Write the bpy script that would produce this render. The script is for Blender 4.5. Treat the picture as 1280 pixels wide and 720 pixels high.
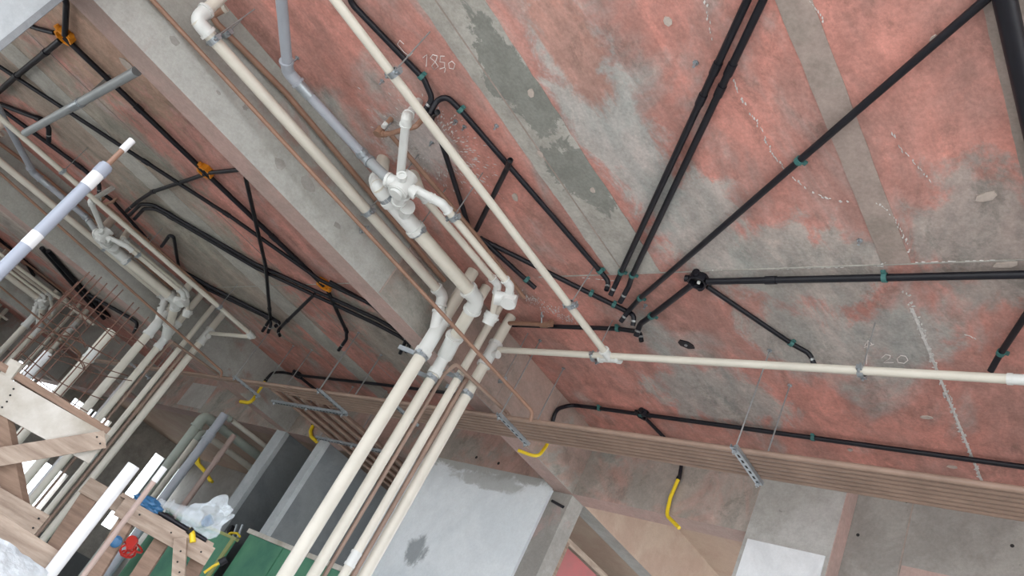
import bpy, math, random
from mathutils import Vector, Matrix, noise
random.seed(7)
for o in list(bpy.data.objects):
    bpy.data.objects.remove(o)
SC = bpy.context.scene
COL = SC.collection

# ------------------------------------------------------------------ camera
cam_d = bpy.data.cameras.new('camera')
cam_d.sensor_width = 36.0
cam_d.lens = 27.211
cam_d.clip_start = 0.02
cam_d.clip_end = 400
cam = bpy.data.objects.new('camera', cam_d)
COL.objects.link(cam)
rot = Matrix([[0.531833, -0.649153, -0.543832], [-0.72346, -0.014479, -0.690214], [0.440181, 0.76052, -0.477337]])
cam.matrix_world = Matrix.Translation((0, 0, 1.5)) @ rot.to_4x4()
SC.camera = cam

# ------------------------------------------------------------------ sky, sun, exposure
W = bpy.data.worlds.new('overcast_sky')
SC.world = W
W.use_nodes = True
bg = W.node_tree.nodes['Background']
bg.inputs['Color'].default_value = (0.86, 0.93, 1.0, 1)
bg.inputs['Strength'].default_value = 3.2
sun_d = bpy.data.lights.new('sun', 'SUN')
sun_d.energy = 2.5
sun_d.angle = math.radians(25)
sun_d.color = (1.0, 0.97, 0.92)
sun = bpy.data.objects.new('sun', sun_d)
COL.objects.link(sun)
sun.rotation_euler = (math.radians(-38), math.radians(-30), 0)
vs = SC.view_settings
vs.view_transform = 'Standard'
vs.look = 'None'
vs.gamma = 1.0
vs.exposure = 0.62
vs.use_curve_mapping = False

# ------------------------------------------------------------------ materials
def mat(name, col, rough=0.6, metal=0.0, var=0.0, scale=6.0, bump=0.0, bscale=40.0, col2=None,
        stretch=(1, 1, 1), lo=0.35, hi=0.65, spec=0.5, alpha=1.0):
    m = bpy.data.materials.new(name)
    m.use_nodes = True
    nt = m.node_tree
    b = nt.nodes['Principled BSDF']
    b.inputs['Roughness'].default_value = rough
    b.inputs['Metallic'].default_value = metal
    b.inputs['Specular IOR Level'].default_value = spec
    b.inputs['Alpha'].default_value = alpha
    c = (*col, 1)
    if var or col2:
        tc = nt.nodes.new('ShaderNodeTexCoord')
        mp = nt.nodes.new('ShaderNodeMapping')
        mp.inputs['Scale'].default_value = stretch
        nt.links.new(tc.outputs['Object'], mp.inputs['Vector'])
        n = nt.nodes.new('ShaderNodeTexNoise')
        n.inputs['Scale'].default_value = scale
        n.inputs['Detail'].default_value = 6
        n.inputs['Roughness'].default_value = 0.62
        nt.links.new(mp.outputs['Vector'], n.inputs['Vector'])
        r = nt.nodes.new('ShaderNodeValToRGB')
        r.color_ramp.elements[0].position = lo
        r.color_ramp.elements[1].position = hi
        c2 = col2 if col2 else tuple(x * (1 - var) for x in col)
        r.color_ramp.elements[0].color = (*c2, 1)
        r.color_ramp.elements[1].color = c
        nt.links.new(n.outputs['Fac'], r.inputs['Fac'])
        nt.links.new(r.outputs['Color'], b.inputs['Base Color'])
    else:
        b.inputs['Base Color'].default_value = c
    if bump:
        tc2 = nt.nodes.new('ShaderNodeTexCoord')
        n2 = nt.nodes.new('ShaderNodeTexNoise')
        n2.inputs['Scale'].default_value = bscale
        n2.inputs['Detail'].default_value = 5
        nt.links.new(tc2.outputs['Object'], n2.inputs['Vector'])
        bp = nt.nodes.new('ShaderNodeBump')
        bp.inputs['Strength'].default_value = bump
        bp.inputs['Distance'].default_value = 0.02
        nt.links.new(n2.outputs['Fac'], bp.inputs['Height'])
        nt.links.new(bp.outputs['Normal'], b.inputs['Normal'])
    return m

def concrete(name, base, second, third=None, scale=1.6, stretch=(1, 1, 1), lo=0.42, hi=0.58, speck=0.35,
             third_scale=0.9, tlo=0.55, thi=0.62, bump=0.25, pit=True, seed=0.0, stains=(), stain_op=0.9, broad=0.0, stain_edge=(1.72, 2.12)):
    """cast concrete: two large tones, optional third film colour, fine mottling, pits, irregular stains"""
    m = bpy.data.materials.new(name)
    m.use_nodes = True
    nt = m.node_tree
    L = nt.links.new
    b = nt.nodes['Principled BSDF']
    b.inputs['Roughness'].default_value = 0.75
    b.inputs['Specular IOR Level'].default_value = 0.3
    tc = nt.nodes.new('ShaderNodeTexCoord')
    def nz(sc, det, st=(1, 1, 1), off=0.0, rough=0.6, dist=0.0):
        mp = nt.nodes.new('ShaderNodeMapping')
        mp.inputs['Scale'].default_value = st
        mp.inputs['Location'].default_value = (off, off * 1.7, off * 0.3)
        L(tc.outputs['Object'], mp.inputs['Vector'])
        n = nt.nodes.new('ShaderNodeTexNoise')
        n.inputs['Scale'].default_value = sc
        n.inputs['Detail'].default_value = det
        n.inputs['Roughness'].default_value = rough
        n.inputs['Distortion'].default_value = dist
        L(mp.outputs['Vector'], n.inputs['Vector'])
        return n.outputs['Fac']
    def ramp(f, lo, hi):
        r = nt.nodes.new('ShaderNodeMapRange')
        r.interpolation_type = 'SMOOTHSTEP'
        r.inputs['From Min'].default_value = lo
        r.inputs['From Max'].default_value = hi
        L(f, r.inputs['Value'])
        return r.outputs['Result']
    def mix(f, a, c, mode='MIX'):
        x = nt.nodes.new('ShaderNodeMix')
        x.data_type = 'RGBA'
        x.blend_type = mode
        if isinstance(f, float):
            x.inputs['Factor'].default_value = f
        else:
            L(f, x.inputs['Factor'])
        for k, v in ((6, a), (7, c)):
            if isinstance(v, tuple):
                x.inputs[k].default_value = (*v, 1)
            else:
                L(v, x.inputs[k])
        return x.outputs[2]
    c = mix(ramp(nz(scale, 8, stretch, 3.1 + seed, 0.65, 0.4), lo, hi), base, second)
    if third:
        c = mix(ramp(nz(third_scale, 8, stretch, 11.7 + seed, 0.62, 0.6), tlo, thi), c, third)
    for (cx, cy, cz, rx, ry, rz, col) in stains:
        mp = nt.nodes.new('ShaderNodeMapping')
        mp.vector_type = 'TEXTURE'
        mp.inputs['Location'].default_value = (cx, cy, cz)
        mp.inputs['Scale'].default_value = (rx, ry, rz)
        L(tc.outputs['Object'], mp.inputs['Vector'])
        ln = nt.nodes.new('ShaderNodeVectorMath')
        ln.operation = 'LENGTH'
        L(mp.outputs['Vector'], ln.inputs[0])
        ad = nt.nodes.new('ShaderNodeMath')
        ad.operation = 'MULTIPLY_ADD'
        L(nz(4.5, 10, stretch, cx + cy, 0.72, 0.5), ad.inputs[0])
        ad.inputs[1].default_value = 2.2
        L(ln.outputs['Value'], ad.inputs[2])
        w_ = ramp_inv(nt, L, ad.outputs[0], *stain_edge)
        sc_ = nt.nodes.new('ShaderNodeMath')
        sc_.operation = 'MULTIPLY'
        L(w_, sc_.inputs[0])
        sc_.inputs[1].default_value = stain_op
        c = mix(sc_.outputs[0], c, col)
    if broad:
        sm = ramp(nz(3.4, 14, (0.7, 1.0, 1), 21.0 + seed, 0.8, 0.3), 0.52, 0.62)
        c = mix(sm, c, mix(0.75, c, (0.66, 0.70, 0.69), 'MULTIPLY'))
        sp = ramp(nz(4.6, 14, (0.8, 1.0, 1), 31.0 + seed, 0.78, 0.2), 0.56, 0.64)
        c = mix(sp, c, mix(0.8, c, (1.22, 1.18, 1.16), 'MULTIPLY'))
        c = mix(broad, c, mix(ramp(nz(2.6, 10, (0.5, 1.4, 1), 7.0 + seed, 0.72, 0.8), 0.36, 0.66), (0.62, 0.66, 0.66), (1.18, 1.1, 1.08)), 'MULTIPLY')
    fine = ramp(nz(9, 12, (1, 1, 1), 5.0 + seed, 0.78), 0.36, 0.62)
    c = mix(0.65 * speck, c, mix(fine, (0.45, 0.43, 0.42), (1.0, 1.0, 1.0)), 'MULTIPLY')
    c = mix(speck * 0.5, c, mix(ramp(nz(55, 4, (1, 1, 1), 2.0, 0.7), 0.35, 0.65), (0.6, 0.6, 0.6), (1.2, 1.2, 1.2)), 'MULTIPLY')
    if pit:
        c = mix(ramp(nz(7.5, 10, (1, 1, 1), 8.0 + seed, 0.75), 0.66, 0.74), c, tuple(x * 0.45 for x in base))
    L(c, b.inputs['Base Color'])
    if bump:
        bp = nt.nodes.new('ShaderNodeBump')
        bp.inputs['Strength'].default_value = bump
        bp.inputs['Distance'].default_value = 0.015
        L(nz(18, 8, (1, 1, 1), 1.0, 0.7), bp.inputs['Height'])
        L(bp.outputs['Normal'], b.inputs['Normal'])
    return m

def ramp_inv(nt, L, f, lo, hi):
    r = nt.nodes.new('ShaderNodeMapRange')
    r.interpolation_type = 'SMOOTHSTEP'
    r.inputs['From Min'].default_value = lo
    r.inputs['From Max'].default_value = hi
    r.inputs['To Min'].default_value = 1.0
    r.inputs['To Max'].default_value = 0.0
    L(f, r.inputs['Value'])
    return r.outputs['Result']

GREY = (0.34, 0.335, 0.305)
LGREY = (0.42, 0.43, 0.42)
DGREY = (0.19, 0.19, 0.175)
RED = (0.66, 0.305, 0.255)
RED2 = (0.53, 0.285, 0.245)
M = {}
M['slab'] = concrete('red_stained_slab_concrete', RED, RED2, (0.47, 0.455, 0.43), scale=1.5, third_scale=0.95,
                     lo=0.38, hi=0.62, tlo=0.51, thi=0.69, stretch=(0.75, 1.15, 1), speck=0.55, seed=2.0, broad=0.6, stain_op=0.85,
                     stains=((1.75, 2.13, 4.0, 0.85, 0.26, 1, (0.540, 0.547, 0.525)),
                             (2.45, 2.0, 4.0, 0.55, 0.32, 1, (0.511, 0.511, 0.483)),
                             (3.3, 1.75, 4.0, 0.35, 0.40, 1, (0.497, 0.490, 0.461)),
                             (3.25, 1.25, 4.0, 0.25, 0.3, 1, (0.483, 0.476, 0.454)),
                             (2.75, 1.6, 4.0, 0.35, 0.5, 1, (0.469, 0.469, 0.440)),
                             (2.6, 0.75, 4.0, 0.45, 0.35, 1, (0.412, 0.383, 0.355)),
                             (4.0, 2.6, 4.0, 0.4, 0.6, 1, (0.469, 0.454, 0.426)),
                             (1.25, 2.1, 4.0, 0.4, 0.15, 1, (0.568, 0.298, 0.241)),
                             (1.58, 3.45, 4.0, 0.30, 0.34, 1, (0.600, 0.568, 0.554)),
                             (0.9, 6.9, 4.0, 1.9, 0.85, 1, (0.383, 0.348, 0.291)),
                             (2.6, 7.2, 4.0, 1.4, 0.9, 1, (0.383, 0.369, 0.320)),
                             (0.2, 5.4, 4.0, 0.9, 0.9, 1, (0.440, 0.312, 0.234)),
                             (3.6, 5.6, 4.0, 0.8, 0.7, 1, (0.355, 0.355, 0.312)),
                             (1.9, 11.2, 4.0, 2.4, 0.9, 1, (0.469, 0.454, 0.412))))
M['strip'] = concrete('grey_joint_strip_concrete', (0.40, 0.38, 0.345), (0.49, 0.47, 0.43), None, scale=2.2, speck=0.5, seed=4.0, stain_edge=(1.92, 2.0), stain_op=0.95,
                      stains=((1.37, 2.50, 4.0, 0.42, 0.16, 1, (0.25, 0.255, 0.23)), (1.98, 2.50, 4.0, 0.30, 0.18, 1, (0.25, 0.255, 0.23))))
M['strip2'] = concrete('brown_grey_joint_concrete', (0.34, 0.285, 0.25), (0.40, 0.32, 0.285), None, scale=2.4, speck=0.45, seed=5.0)
M['beam'] = concrete('grey_beam_concrete', GREY, (0.40, 0.395, 0.37), (0.36, 0.27, 0.24), scale=1.8, third_scale=1.3, tlo=0.60, thi=0.68, seed=1.0)
M['soffit'] = concrete('pink_soffit_concrete', (0.48, 0.335, 0.30), (0.43, 0.32, 0.285), None, scale=2.2, seed=6.0)
M['ybeam'] = concrete('mottled_edge_beam_concrete', (0.36, 0.32, 0.285), (0.44, 0.29, 0.25), (0.33, 0.325, 0.295), scale=1.6, seed=3.0, broad=0.5)
M['col'] = concrete('grey_column_concrete', (0.38, 0.37, 0.345), (0.44, 0.43, 0.41), None, scale=2.0, seed=8.0)
M['recess'] = concrete('dark_mottled_wall_concrete', (0.27, 0.255, 0.235), (0.33, 0.315, 0.29), (0.35, 0.27, 0.25), scale=2.2, tlo=0.6, thi=0.66, seed=9.0)
M['white_wall'] = concrete('pale_blue_grey_plaster', (0.66, 0.70, 0.725), (0.73, 0.765, 0.785), None, scale=1.6, speck=0.16, bump=0.12, pit=False,
                           stains=((4.77, 5.37, 2.63, 1, 0.16, 0.17, (0.27, 0.29, 0.30)), (4.77, 4.95, 3.40, 1, 0.5, 0.10, (0.42, 0.43, 0.42)), (4.77, 5.2, 3.55, 1, 1.6, 0.12, (0.36, 0.36, 0.34))))
M['white_plaster'] = concrete('white_plaster', (0.66, 0.68, 0.70), (0.74, 0.76, 0.78), None, scale=2.5, speck=0.14, bump=0.12, pit=False)
M['arris_shade'] = concrete('shaded_arris_plaster', (0.19, 0.20, 0.21), (0.23, 0.24, 0.25), None, scale=3, speck=0.2, pit=False)  # dark tone stands in for shade on the column edge
M['pale_column'] = concrete('pale_grey_plaster', (0.38, 0.405, 0.42), (0.44, 0.465, 0.48), None, scale=1.6, speck=0.2, bump=0.12, pit=False)
M['grey_plaster'] = concrete('dark_blue_grey_plaster', (0.17, 0.185, 0.195), (0.21, 0.225, 0.23), None, scale=1.4, speck=0.2, pit=False)
M['lit_edge'] = concrete('lit_plaster_edge', (0.40, 0.43, 0.44), (0.46, 0.49, 0.50), None, scale=3, speck=0.2, pit=False)  # paler tone stands in for light on the partition ends
M['tan'] = concrete('tan_plywood_concrete', (0.46, 0.35, 0.275), (0.42, 0.30, 0.235), None, scale=1.5, speck=0.2, pit=True, seed=7.0)
M['floor'] = concrete('dusty_floor_concrete', (0.42, 0.41, 0.39), (0.48, 0.47, 0.45), None, scale=0.7)
M['ground'] = concrete('pale_site_ground', (0.50, 0.48, 0.45), (0.55, 0.53, 0.50), None, scale=0.2)
M['beige'] = mat('beige_pvc', (0.64, 0.605, 0.525), 0.42, var=0.10, scale=5, stretch=(1, 1, 1))
M['fit'] = mat('white_pvc', (0.64, 0.65, 0.63), 0.38, var=0.06, scale=9)
M['greypvc'] = mat('grey_pvc', (0.33, 0.35, 0.39), 0.4, var=0.10, scale=6)
M['bluegrey'] = mat('blue_grey_pvc', (0.30, 0.325, 0.39), 0.38, var=0.06, scale=4)
M['whitepvc'] = mat('bright_white_pvc', (0.70, 0.70, 0.71), 0.3, var=0.05, scale=4)
M['palegrey'] = mat('pale_grey_pvc', (0.30, 0.32, 0.33), 0.4, var=0.12, scale=6)
M['brown'] = mat('brown_pvc', (0.30, 0.17, 0.115), 0.42, var=0.25, scale=8)
M['rackbrown'] = mat('dusty_brown_pvc', (0.31, 0.21, 0.16), 0.5, var=0.25, scale=5)
M['black'] = mat('black_conduit_plastic', (0.009, 0.009, 0.014), 0.42, var=0.3, scale=20, spec=0.35)
M['dark'] = mat('dark_opening', (0.01, 0.01, 0.01), 0.8)
M['teal'] = mat('teal_plastic_clip', (0.045, 0.16, 0.15), 0.5, var=0.2, scale=20)
M['steel'] = mat('galvanised_steel', (0.42, 0.46, 0.49), 0.4, metal=0.75, var=0.2, scale=30)
M['rod'] = mat('zinc_threaded_rod', (0.36, 0.37, 0.37), 0.45, metal=0.6, var=0.2, scale=30)
M['orange'] = mat('orange_plastic', (0.75, 0.27, 0.012), 0.4, var=0.15, scale=20)
M['yellow'] = mat('yellow_corrugated_plastic', (0.80, 0.58, 0.02), 0.4, var=0.08, scale=20)
M['wood'] = mat('weathered_wood', (0.43, 0.34, 0.27), 0.75, col2=(0.26, 0.19, 0.145), scale=4, stretch=(1, 1, 9), bump=0.2)
M['wood2'] = mat('brown_wood', (0.30, 0.20, 0.145), 0.75, col2=(0.19, 0.12, 0.085), scale=4, stretch=(1, 1, 9), bump=0.2)
M['palewood'] = mat('cement_splashed_plank', (0.60, 0.57, 0.52), 0.8, col2=(0.36, 0.32, 0.26), scale=3.5, bump=0.2)
M['redply'] = mat('red_film_plywood', (0.40, 0.06, 0.06), 0.5, col2=(0.26, 0.06, 0.055), scale=3)
M['rebar'] = mat('rusty_rebar', (0.16, 0.075, 0.05), 0.7, var=0.4, scale=30)
M['chalk'] = mat('white_chalk', (0.72, 0.66, 0.64), 0.9)
M['lime'] = mat('white_lime_crust', (0.70, 0.68, 0.66), 0.9, var=0.3, scale=40)
M['green'] = mat('green_safety_mesh', (0.045, 0.17, 0.11), 0.6, col2=(0.09, 0.26, 0.15), scale=2.5, bump=0.2, bscale=120)
M['redplastic'] = mat('red_plastic', (0.62, 0.03, 0.02), 0.4)
M['blueplastic'] = mat('blue_plastic', (0.03, 0.12, 0.25), 0.4)
M['orangebrick'] = concrete('rusty_brown_concrete', (0.36, 0.18, 0.10), (0.30, 0.24, 0.20), None, scale=1.0)
# thin clear plastic bag
bm_ = mat('thin_plastic_film', (0.75, 0.82, 0.86), 0.25)
_nt = bm_.node_tree
_tr = _nt.nodes.new('ShaderNodeBsdfTransparent')
_mx = _nt.nodes.new('ShaderNodeMixShader')
_mx.inputs[0].default_value = 0.3
_nt.links.new(_tr.outputs[0], _mx.inputs[1])
_nt.links.new(_nt.nodes['Principled BSDF'].outputs[0], _mx.inputs[2])
_nt.links.new(_mx.outputs[0], _nt.nodes['Material Output'].inputs['Surface'])
M['film'] = bm_

# ------------------------------------------------------------------ mesh builder
def V(p):
    return Vector(p)

def frame(d):
    d = d.normalized()
    a = Vector((0, 0, 1)) if abs(d.z) < 0.9 else Vector((1, 0, 0))
    u = d.cross(a).normalized()
    return u, d.cross(u).normalized()

def fillet(pts, rad, n=6):
    pts = [V(p) for p in pts]
    if rad <= 0 or len(pts) < 3:
        return pts
    out = [pts[0]]
    for i in range(1, len(pts) - 1):
        a, b, c = pts[i - 1], pts[i], pts[i + 1]
        u, v = (a - b), (c - b)
        lu, lv = u.length, v.length
        if lu < 1e-6 or lv < 1e-6:
            continue
        u /= lu; v /= lv
        ang = u.angle(v)
        if ang > math.pi - 0.02:
            out.append(b); continue
        t = min(rad / math.tan(ang / 2), lu * 0.48, lv * 0.48)
        p0, p1 = b + u * t, b + v * t
        for k in range(n + 1):
            s = k / n
            out.append(p0 * (1 - s) ** 2 + b * 2 * s * (1 - s) + p1 * s * s)
    out.append(pts[-1])
    return out

class MB:
    def __init__(s):
        s.v = []; s.f = []; s.sm = []
    def add(s, vs, fs, smooth=False):
        o = len(s.v)
        s.v += [tuple(p) for p in vs]
        s.f += [tuple(i + o for i in f) for f in fs]
        s.sm += [smooth] * len(fs)
        return s
    def box(s, a, b):
        x0, y0, z0 = a; x1, y1, z1 = b
        return s.add([(x0, y0, z0), (x1, y0, z0), (x1, y1, z0), (x0, y1, z0), (x0, y0, z1), (x1, y0, z1), (x1, y1, z1), (x0, y1, z1)],
                     [(0, 3, 2, 1), (4, 5, 6, 7), (0, 1, 5, 4), (1, 2, 6, 5), (2, 3, 7, 6), (3, 0, 4, 7)])
    def bar(s, p0, p1, w, h, up=(0, 0, 1), jag=0.0):
        """box from p0 to p1, w across (along up), h thick"""
        p0, p1 = V(p0), V(p1)
        d = (p1 - p0).normalized()
        u = V(up) - d * V(up).dot(d)
        u.normalize()
        n = d.cross(u)
        vs = []
        for p in (p0, p1):
            for (a, b) in ((-1, -1), (1, -1), (1, 1), (-1, 1)):
                vs.append(p + u * a * w / 2 + n * b * h / 2 + d * random.uniform(-jag, jag))
        return s.add(vs, [(0, 1, 2, 3), (7, 6, 5, 4), (0, 4, 5, 1), (1, 5, 6, 2), (2, 6, 7, 3), (3, 7, 4, 0)])
    def tube(s, pts, r, seg=14, rad=0.0, n=6, hollow=(False, False), rings=None):
        P = fillet(pts, rad, n)
        N = len(P)
        tang = []
        for i in range(N):
            a = P[max(i - 1, 0)]; b = P[min(i + 1, N - 1)]
            if 0 < i < N - 1:
                t = (P[i] - a).normalized() + (b - P[i]).normalized()
            else:
                t = b - a
            tang.append(t.normalized())
        u, w = frame(tang[0])
        vs = []; fs = []
        for i in range(N):
            if i:
                u = (u - tang[i] * u.dot(tang[i])).normalized()
                w = tang[i].cross(u)
            rr = r if rings is None else rings(i, N) * r
            for k in range(seg):
                a = 2 * math.pi * k / seg
                vs.append(P[i] + u * math.cos(a) * rr + w * math.sin(a) * rr)
        for i in range(N - 1):
            for k in range(seg):
                k2 = (k + 1) % seg
                fs.append((i * seg + k, i * seg + k2, (i + 1) * seg + k2, (i + 1) * seg + k))
        s.add(vs, fs, True)
        for e, (idx, hol) in enumerate(((0, hollow[0]), (N - 1, hollow[1]))):
            ring = vs[idx * seg:(idx + 1) * seg]
            c = P[idx]
            t = tang[idx] * (1 if e == 0 else -1)
            if not hol:
                f = tuple(range(seg))
                s.add(ring, [f if e == 1 else f[::-1]])
            else:
                inner = [c + (p - c) * 0.82 for p in ring]
                deep = [p + t * r * 1.6 for p in inner]
                q = list(ring) + inner + deep
                ff = []
                for k in range(seg):
                    k2 = (k + 1) % seg
                    ff.append((k, k2, seg + k2, seg + k)); ff.append((seg + k, seg + k2, 2 * seg + k2, 2 * seg + k))
                ff.append(tuple(range(2 * seg, 3 * seg)))
                s.add(q, ff)
        return s
    def disc(s, c, d, r, h, seg=16, r2=None):
        c, d = V(c), V(d).normalized()
        u, w = frame(d)
        r2 = r if r2 is None else r2
        a = [c + u * math.cos(2 * math.pi * k / seg) * r + w * math.sin(2 * math.pi * k / seg) * r for k in range(seg)]
        b = [c + d * h + u * math.cos(2 * math.pi * k / seg) * r2 + w * math.sin(2 * math.pi * k / seg) * r2 for k in range(seg)]
        s.add(a + b, [(k, (k + 1) % seg, seg + (k + 1) % seg, seg + k) for k in range(seg)], seg > 9)
        s.add(a, [tuple(range(seg))[::-1]])
        s.add(b, [tuple(range(seg))])
        return s
    def ringband(s, c, d, ri, ro, h, seg=16):
        c, d = V(c), V(d).normalized()
        u, w = frame(d)
        vs = []
        for (r, z) in ((ro, -h / 2), (ro, h / 2), (ri, h / 2), (ri, -h / 2)):
            for k in range(seg):
                a = 2 * math.pi * k / seg
                vs.append(c + d * z + u * math.cos(a) * r + w * math.sin(a) * r)
        fs = []
        for q in range(4):
            q2 = (q + 1) % 4
            for k in range(seg):
                k2 = (k + 1) % seg
                fs.append((q * seg + k, q * seg + k2, q2 * seg + k2, q2 * seg + k))
        return s.add(vs, fs, False)
    def mesh(s, name):
        me = bpy.data.meshes.new(name)
        me.from_pydata(s.v, [], s.f)
        me.polygons.foreach_set('use_smooth', s.sm)
        me.update()
        return me

def tagp(o, label=None, cat=None, group=None, kind=None):
    if label: o['label'] = label
    if cat: o['category'] = cat
    if group: o['group'] = group
    if kind: o['kind'] = kind
    return o

def thing(name, label, cat, loc=(0, 0, 0), group=None):
    o = bpy.data.objects.new(name, None)
    o.empty_display_size = 0.05
    COL.objects.link(o)
    o.location = loc
    return tagp(o, label, cat, group)

def part(name, mb, m, parent=None, kind=None, label=None):
    me = mb.mesh(name) if isinstance(mb, MB) else mb
    if m and not me.materials:
        me.materials.append(M[m])
    o = bpy.data.objects.new(name, me)
    COL.objects.link(o)
    if parent is not None:
        o.parent = parent
        base = parent.location
        if parent.parent is not None:
            base = Vector((0, 0, 0))
        o.location = -base if parent.parent is None else (0, 0, 0)
    if kind: o['kind'] = kind
    if label: o['label'] = label
    return o

def solo(name, mb, m, label, cat, group=None):
    return tagp(part(name, mb, m), label, cat, group)

def struct(name, mb, m, label, parent=None):
    o = part(name, mb, m, parent)
    if parent is None:
        tagp(o, label, 'structure' if False else None, None, 'structure')
        o['label'] = label
        o['category'] = name.split('_')[0] if name.split('_')[0] in ('wall', 'floor', 'ceiling', 'column') else 'beam'
    return o

def copy_thing(root, off, label, group=None):
    r = root.copy()
    COL.objects.link(r)
    r.location = root.location + V(off)
    r['label'] = label
    if group: r['group'] = group
    for ch in list(root.children):
        c = ch.copy()
        COL.objects.link(c)
        c.parent = r
        for g in list(ch.children):
            d = g.copy()
            COL.objects.link(d)
            d.parent = c
    return r

# ------------------------------------------------------------------ structure
SLAB = 4.0
BB = 3.45          # underside of the beams
YB = 4.78          # near face of the edge beam
ceil = struct('ceiling', MB().box((-1.6, -3.5, SLAB), (5.0, 19.2, 4.2)), 'slab', 'red stained cast concrete slab overhead')

def strip(x0, x1, y0, y1, m, name='joint_strip', t=0.003, jag=0.012):
    """a slightly proud band of concrete between two form panels with ragged edges"""
    n = max(2, int(max(x1 - x0, y1 - y0) / 0.06))
    vs, fs = [], []
    alongx = (x1 - x0) > (y1 - y0)
    for i in range(n + 1):
        s = i / n
        a, b = random.uniform(-jag, jag), random.uniform(-jag, jag)
        if alongx:
            p, q = (x0 + (x1 - x0) * s, y0 + a), (x0 + (x1 - x0) * s, y1 + b)
        else:
            p, q = (x0 + a, y0 + (y1 - y0) * s), (x1 + b, y0 + (y1 - y0) * s)
        for zz in (SLAB + 0.001, SLAB - t):
            vs += [(p[0], p[1], zz), (q[0], q[1], zz)]
    for i in range(n):
        o, e = 4 * i, 4 * i + 4
        fs += [(o + 2, o + 3, e + 3, e + 2), (o, o + 2, e + 2, e), (o + 3, o + 1, e + 1, e + 3)]
    return part(name, MB().add(vs, fs), m, ceil)

strip(-1.6, 2.742, 2.385, 2.735, 'strip', jag=.005)
strip(-1.6, 2.74, 1.085, 1.205, 'strip2', jag=.002)
strip(-1.6, YB, 0.28, 0.60, 'strip2', jag=0.002)
strip(-1.6, YB, 6.65, 6.95, 'strip', jag=0.01)

def crust(pts, w, m='lime', name='lime_crust', breaks=0.35, t=0.004, step=0.013):
    """broken ragged ridge of lime along a joint in the slab"""
    mb = MB()
    for a, b in zip(pts[:-1], pts[1:]):
        a, b = V(a), V(b)
        n = max(1, int((b - a).length / step))
        d = (b - a).normalized()
        sd = Vector((-d.y, d.x, 0))
        for i in range(n):
            if random.random() < breaks: continue
            w_ = w * 0.55
            p = a.lerp(b, (i + 0.5) / n) + sd * random.uniform(-w_, w_) * 0.9
            ln = step * random.uniform(0.4, 0.9); ww = w_ * random.uniform(0.15, 0.9)
            q = [p + d * ln + sd * ww * .3, p + sd * ww, p - d * ln * .8 - sd * ww * .4, p - sd * ww * random.uniform(.2, .9)]
            mb.add([(x.x, x.y, SLAB - t) for x in q] + [(x.x, x.y, SLAB + 0.001) for x in q],
                   [(0, 1, 2, 3), (0, 4, 5, 1), (1, 5, 6, 2), (2, 6, 7, 3), (3, 7, 4, 0)])
    return part(name, mb, m, ceil)

def ridge(p0, p1, w=0.006, t=0.004, m='strip', name='form_joint'):
    a, b = V(p0), V(p1)
    return part(name, MB().bar((a.x, a.y, SLAB - t / 2), (b.x, b.y, SLAB - t / 2), w, t, up=(b - a).cross(Vector((0, 0, 1)))), m, ceil)

# joints across and along the slab, lime runs along the old cracks
ridge((2.745, 3.3, 4), (2.735, 0.3, 4), 0.007)
ridge((2.745, 4.0, 4), (2.745, 8.4, 4), 0.007)
ridge((-1.6, 6.28, 4), (4.7, 6.27, 4), 0.008, m='strip2')
ridge((-1.6, 2.64, 4), (2.742, 2.632, 4), 0.009, m='strip2')
crust([(2.920, 1.157, 4.000), (3.108, 1.148, 4.000), (3.525, 1.154, 4.000), (4.075, 1.152, 4.000), (4.668, 1.146, 4.000)], 0.026, breaks=0.08)
ridge((3.048, 1.156, 4.000), (4.650, 1.147, 4.000), .012, .004, 'lime', 'lime_band')
crust([(3.109, 1.170, 4.000), (3.594, 1.150, 4.000), (3.806, 1.138, 4.000)], 0.012, breaks=0.6)
crust([(1.595, 1.482, 4.000), (1.729, 1.484, 4.000), (1.848, 1.467, 4.000), (2.004, 1.465, 4.000), (2.126, 1.437, 4.000), (2.243, 1.388, 4.000), (2.301, 1.319, 4.000), (2.331, 1.237, 4.000)], 0.014, breaks=0.25)
crust([(1.990, 0.981, 4.000), (2.096, 0.963, 4.000), (2.173, 0.929, 4.000), (2.276, 0.903, 4.000)], 0.010, breaks=0.4)
crust([(2.345, 1.132, 4.000), (2.437, 1.082, 4.000), (2.561, 1.074, 4.000), (2.678, 1.076, 4.000)], 0.014, breaks=0.2)
crust([(2.737, 1.253, 4.000), (2.750, 1.221, 4.000), (2.713, 1.191, 4.000)], 0.018, breaks=0.05)
crust([(1.250, 1.447, 4.000), (1.332, 1.470, 4.000), (1.419, 1.487, 4.000)], 0.010, breaks=0.4)
crust([(1.361, 1.099, 4.000), (1.407, 1.080, 4.000), (1.462, 1.075, 4.000)], 0.010, breaks=0.3)
crust([(2.739, 2.067, 4.000), (2.745, 1.437, 4.000), (2.737, 1.253, 4.000)], 0.006, breaks=0.4)
crust([(2.730, 1.082, 4.000), (2.734, 0.662, 4.000)], 0.006, breaks=0.4)
crust([(2.764, 2.970, 4.000), (2.803, 2.715, 4.000)], 0.006, breaks=0.4)
crust([(3.242, 0.975, 4.000), (3.253, 0.950, 4.000), (3.277, 0.932, 4.000)], 0.006, breaks=0.05)
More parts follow.
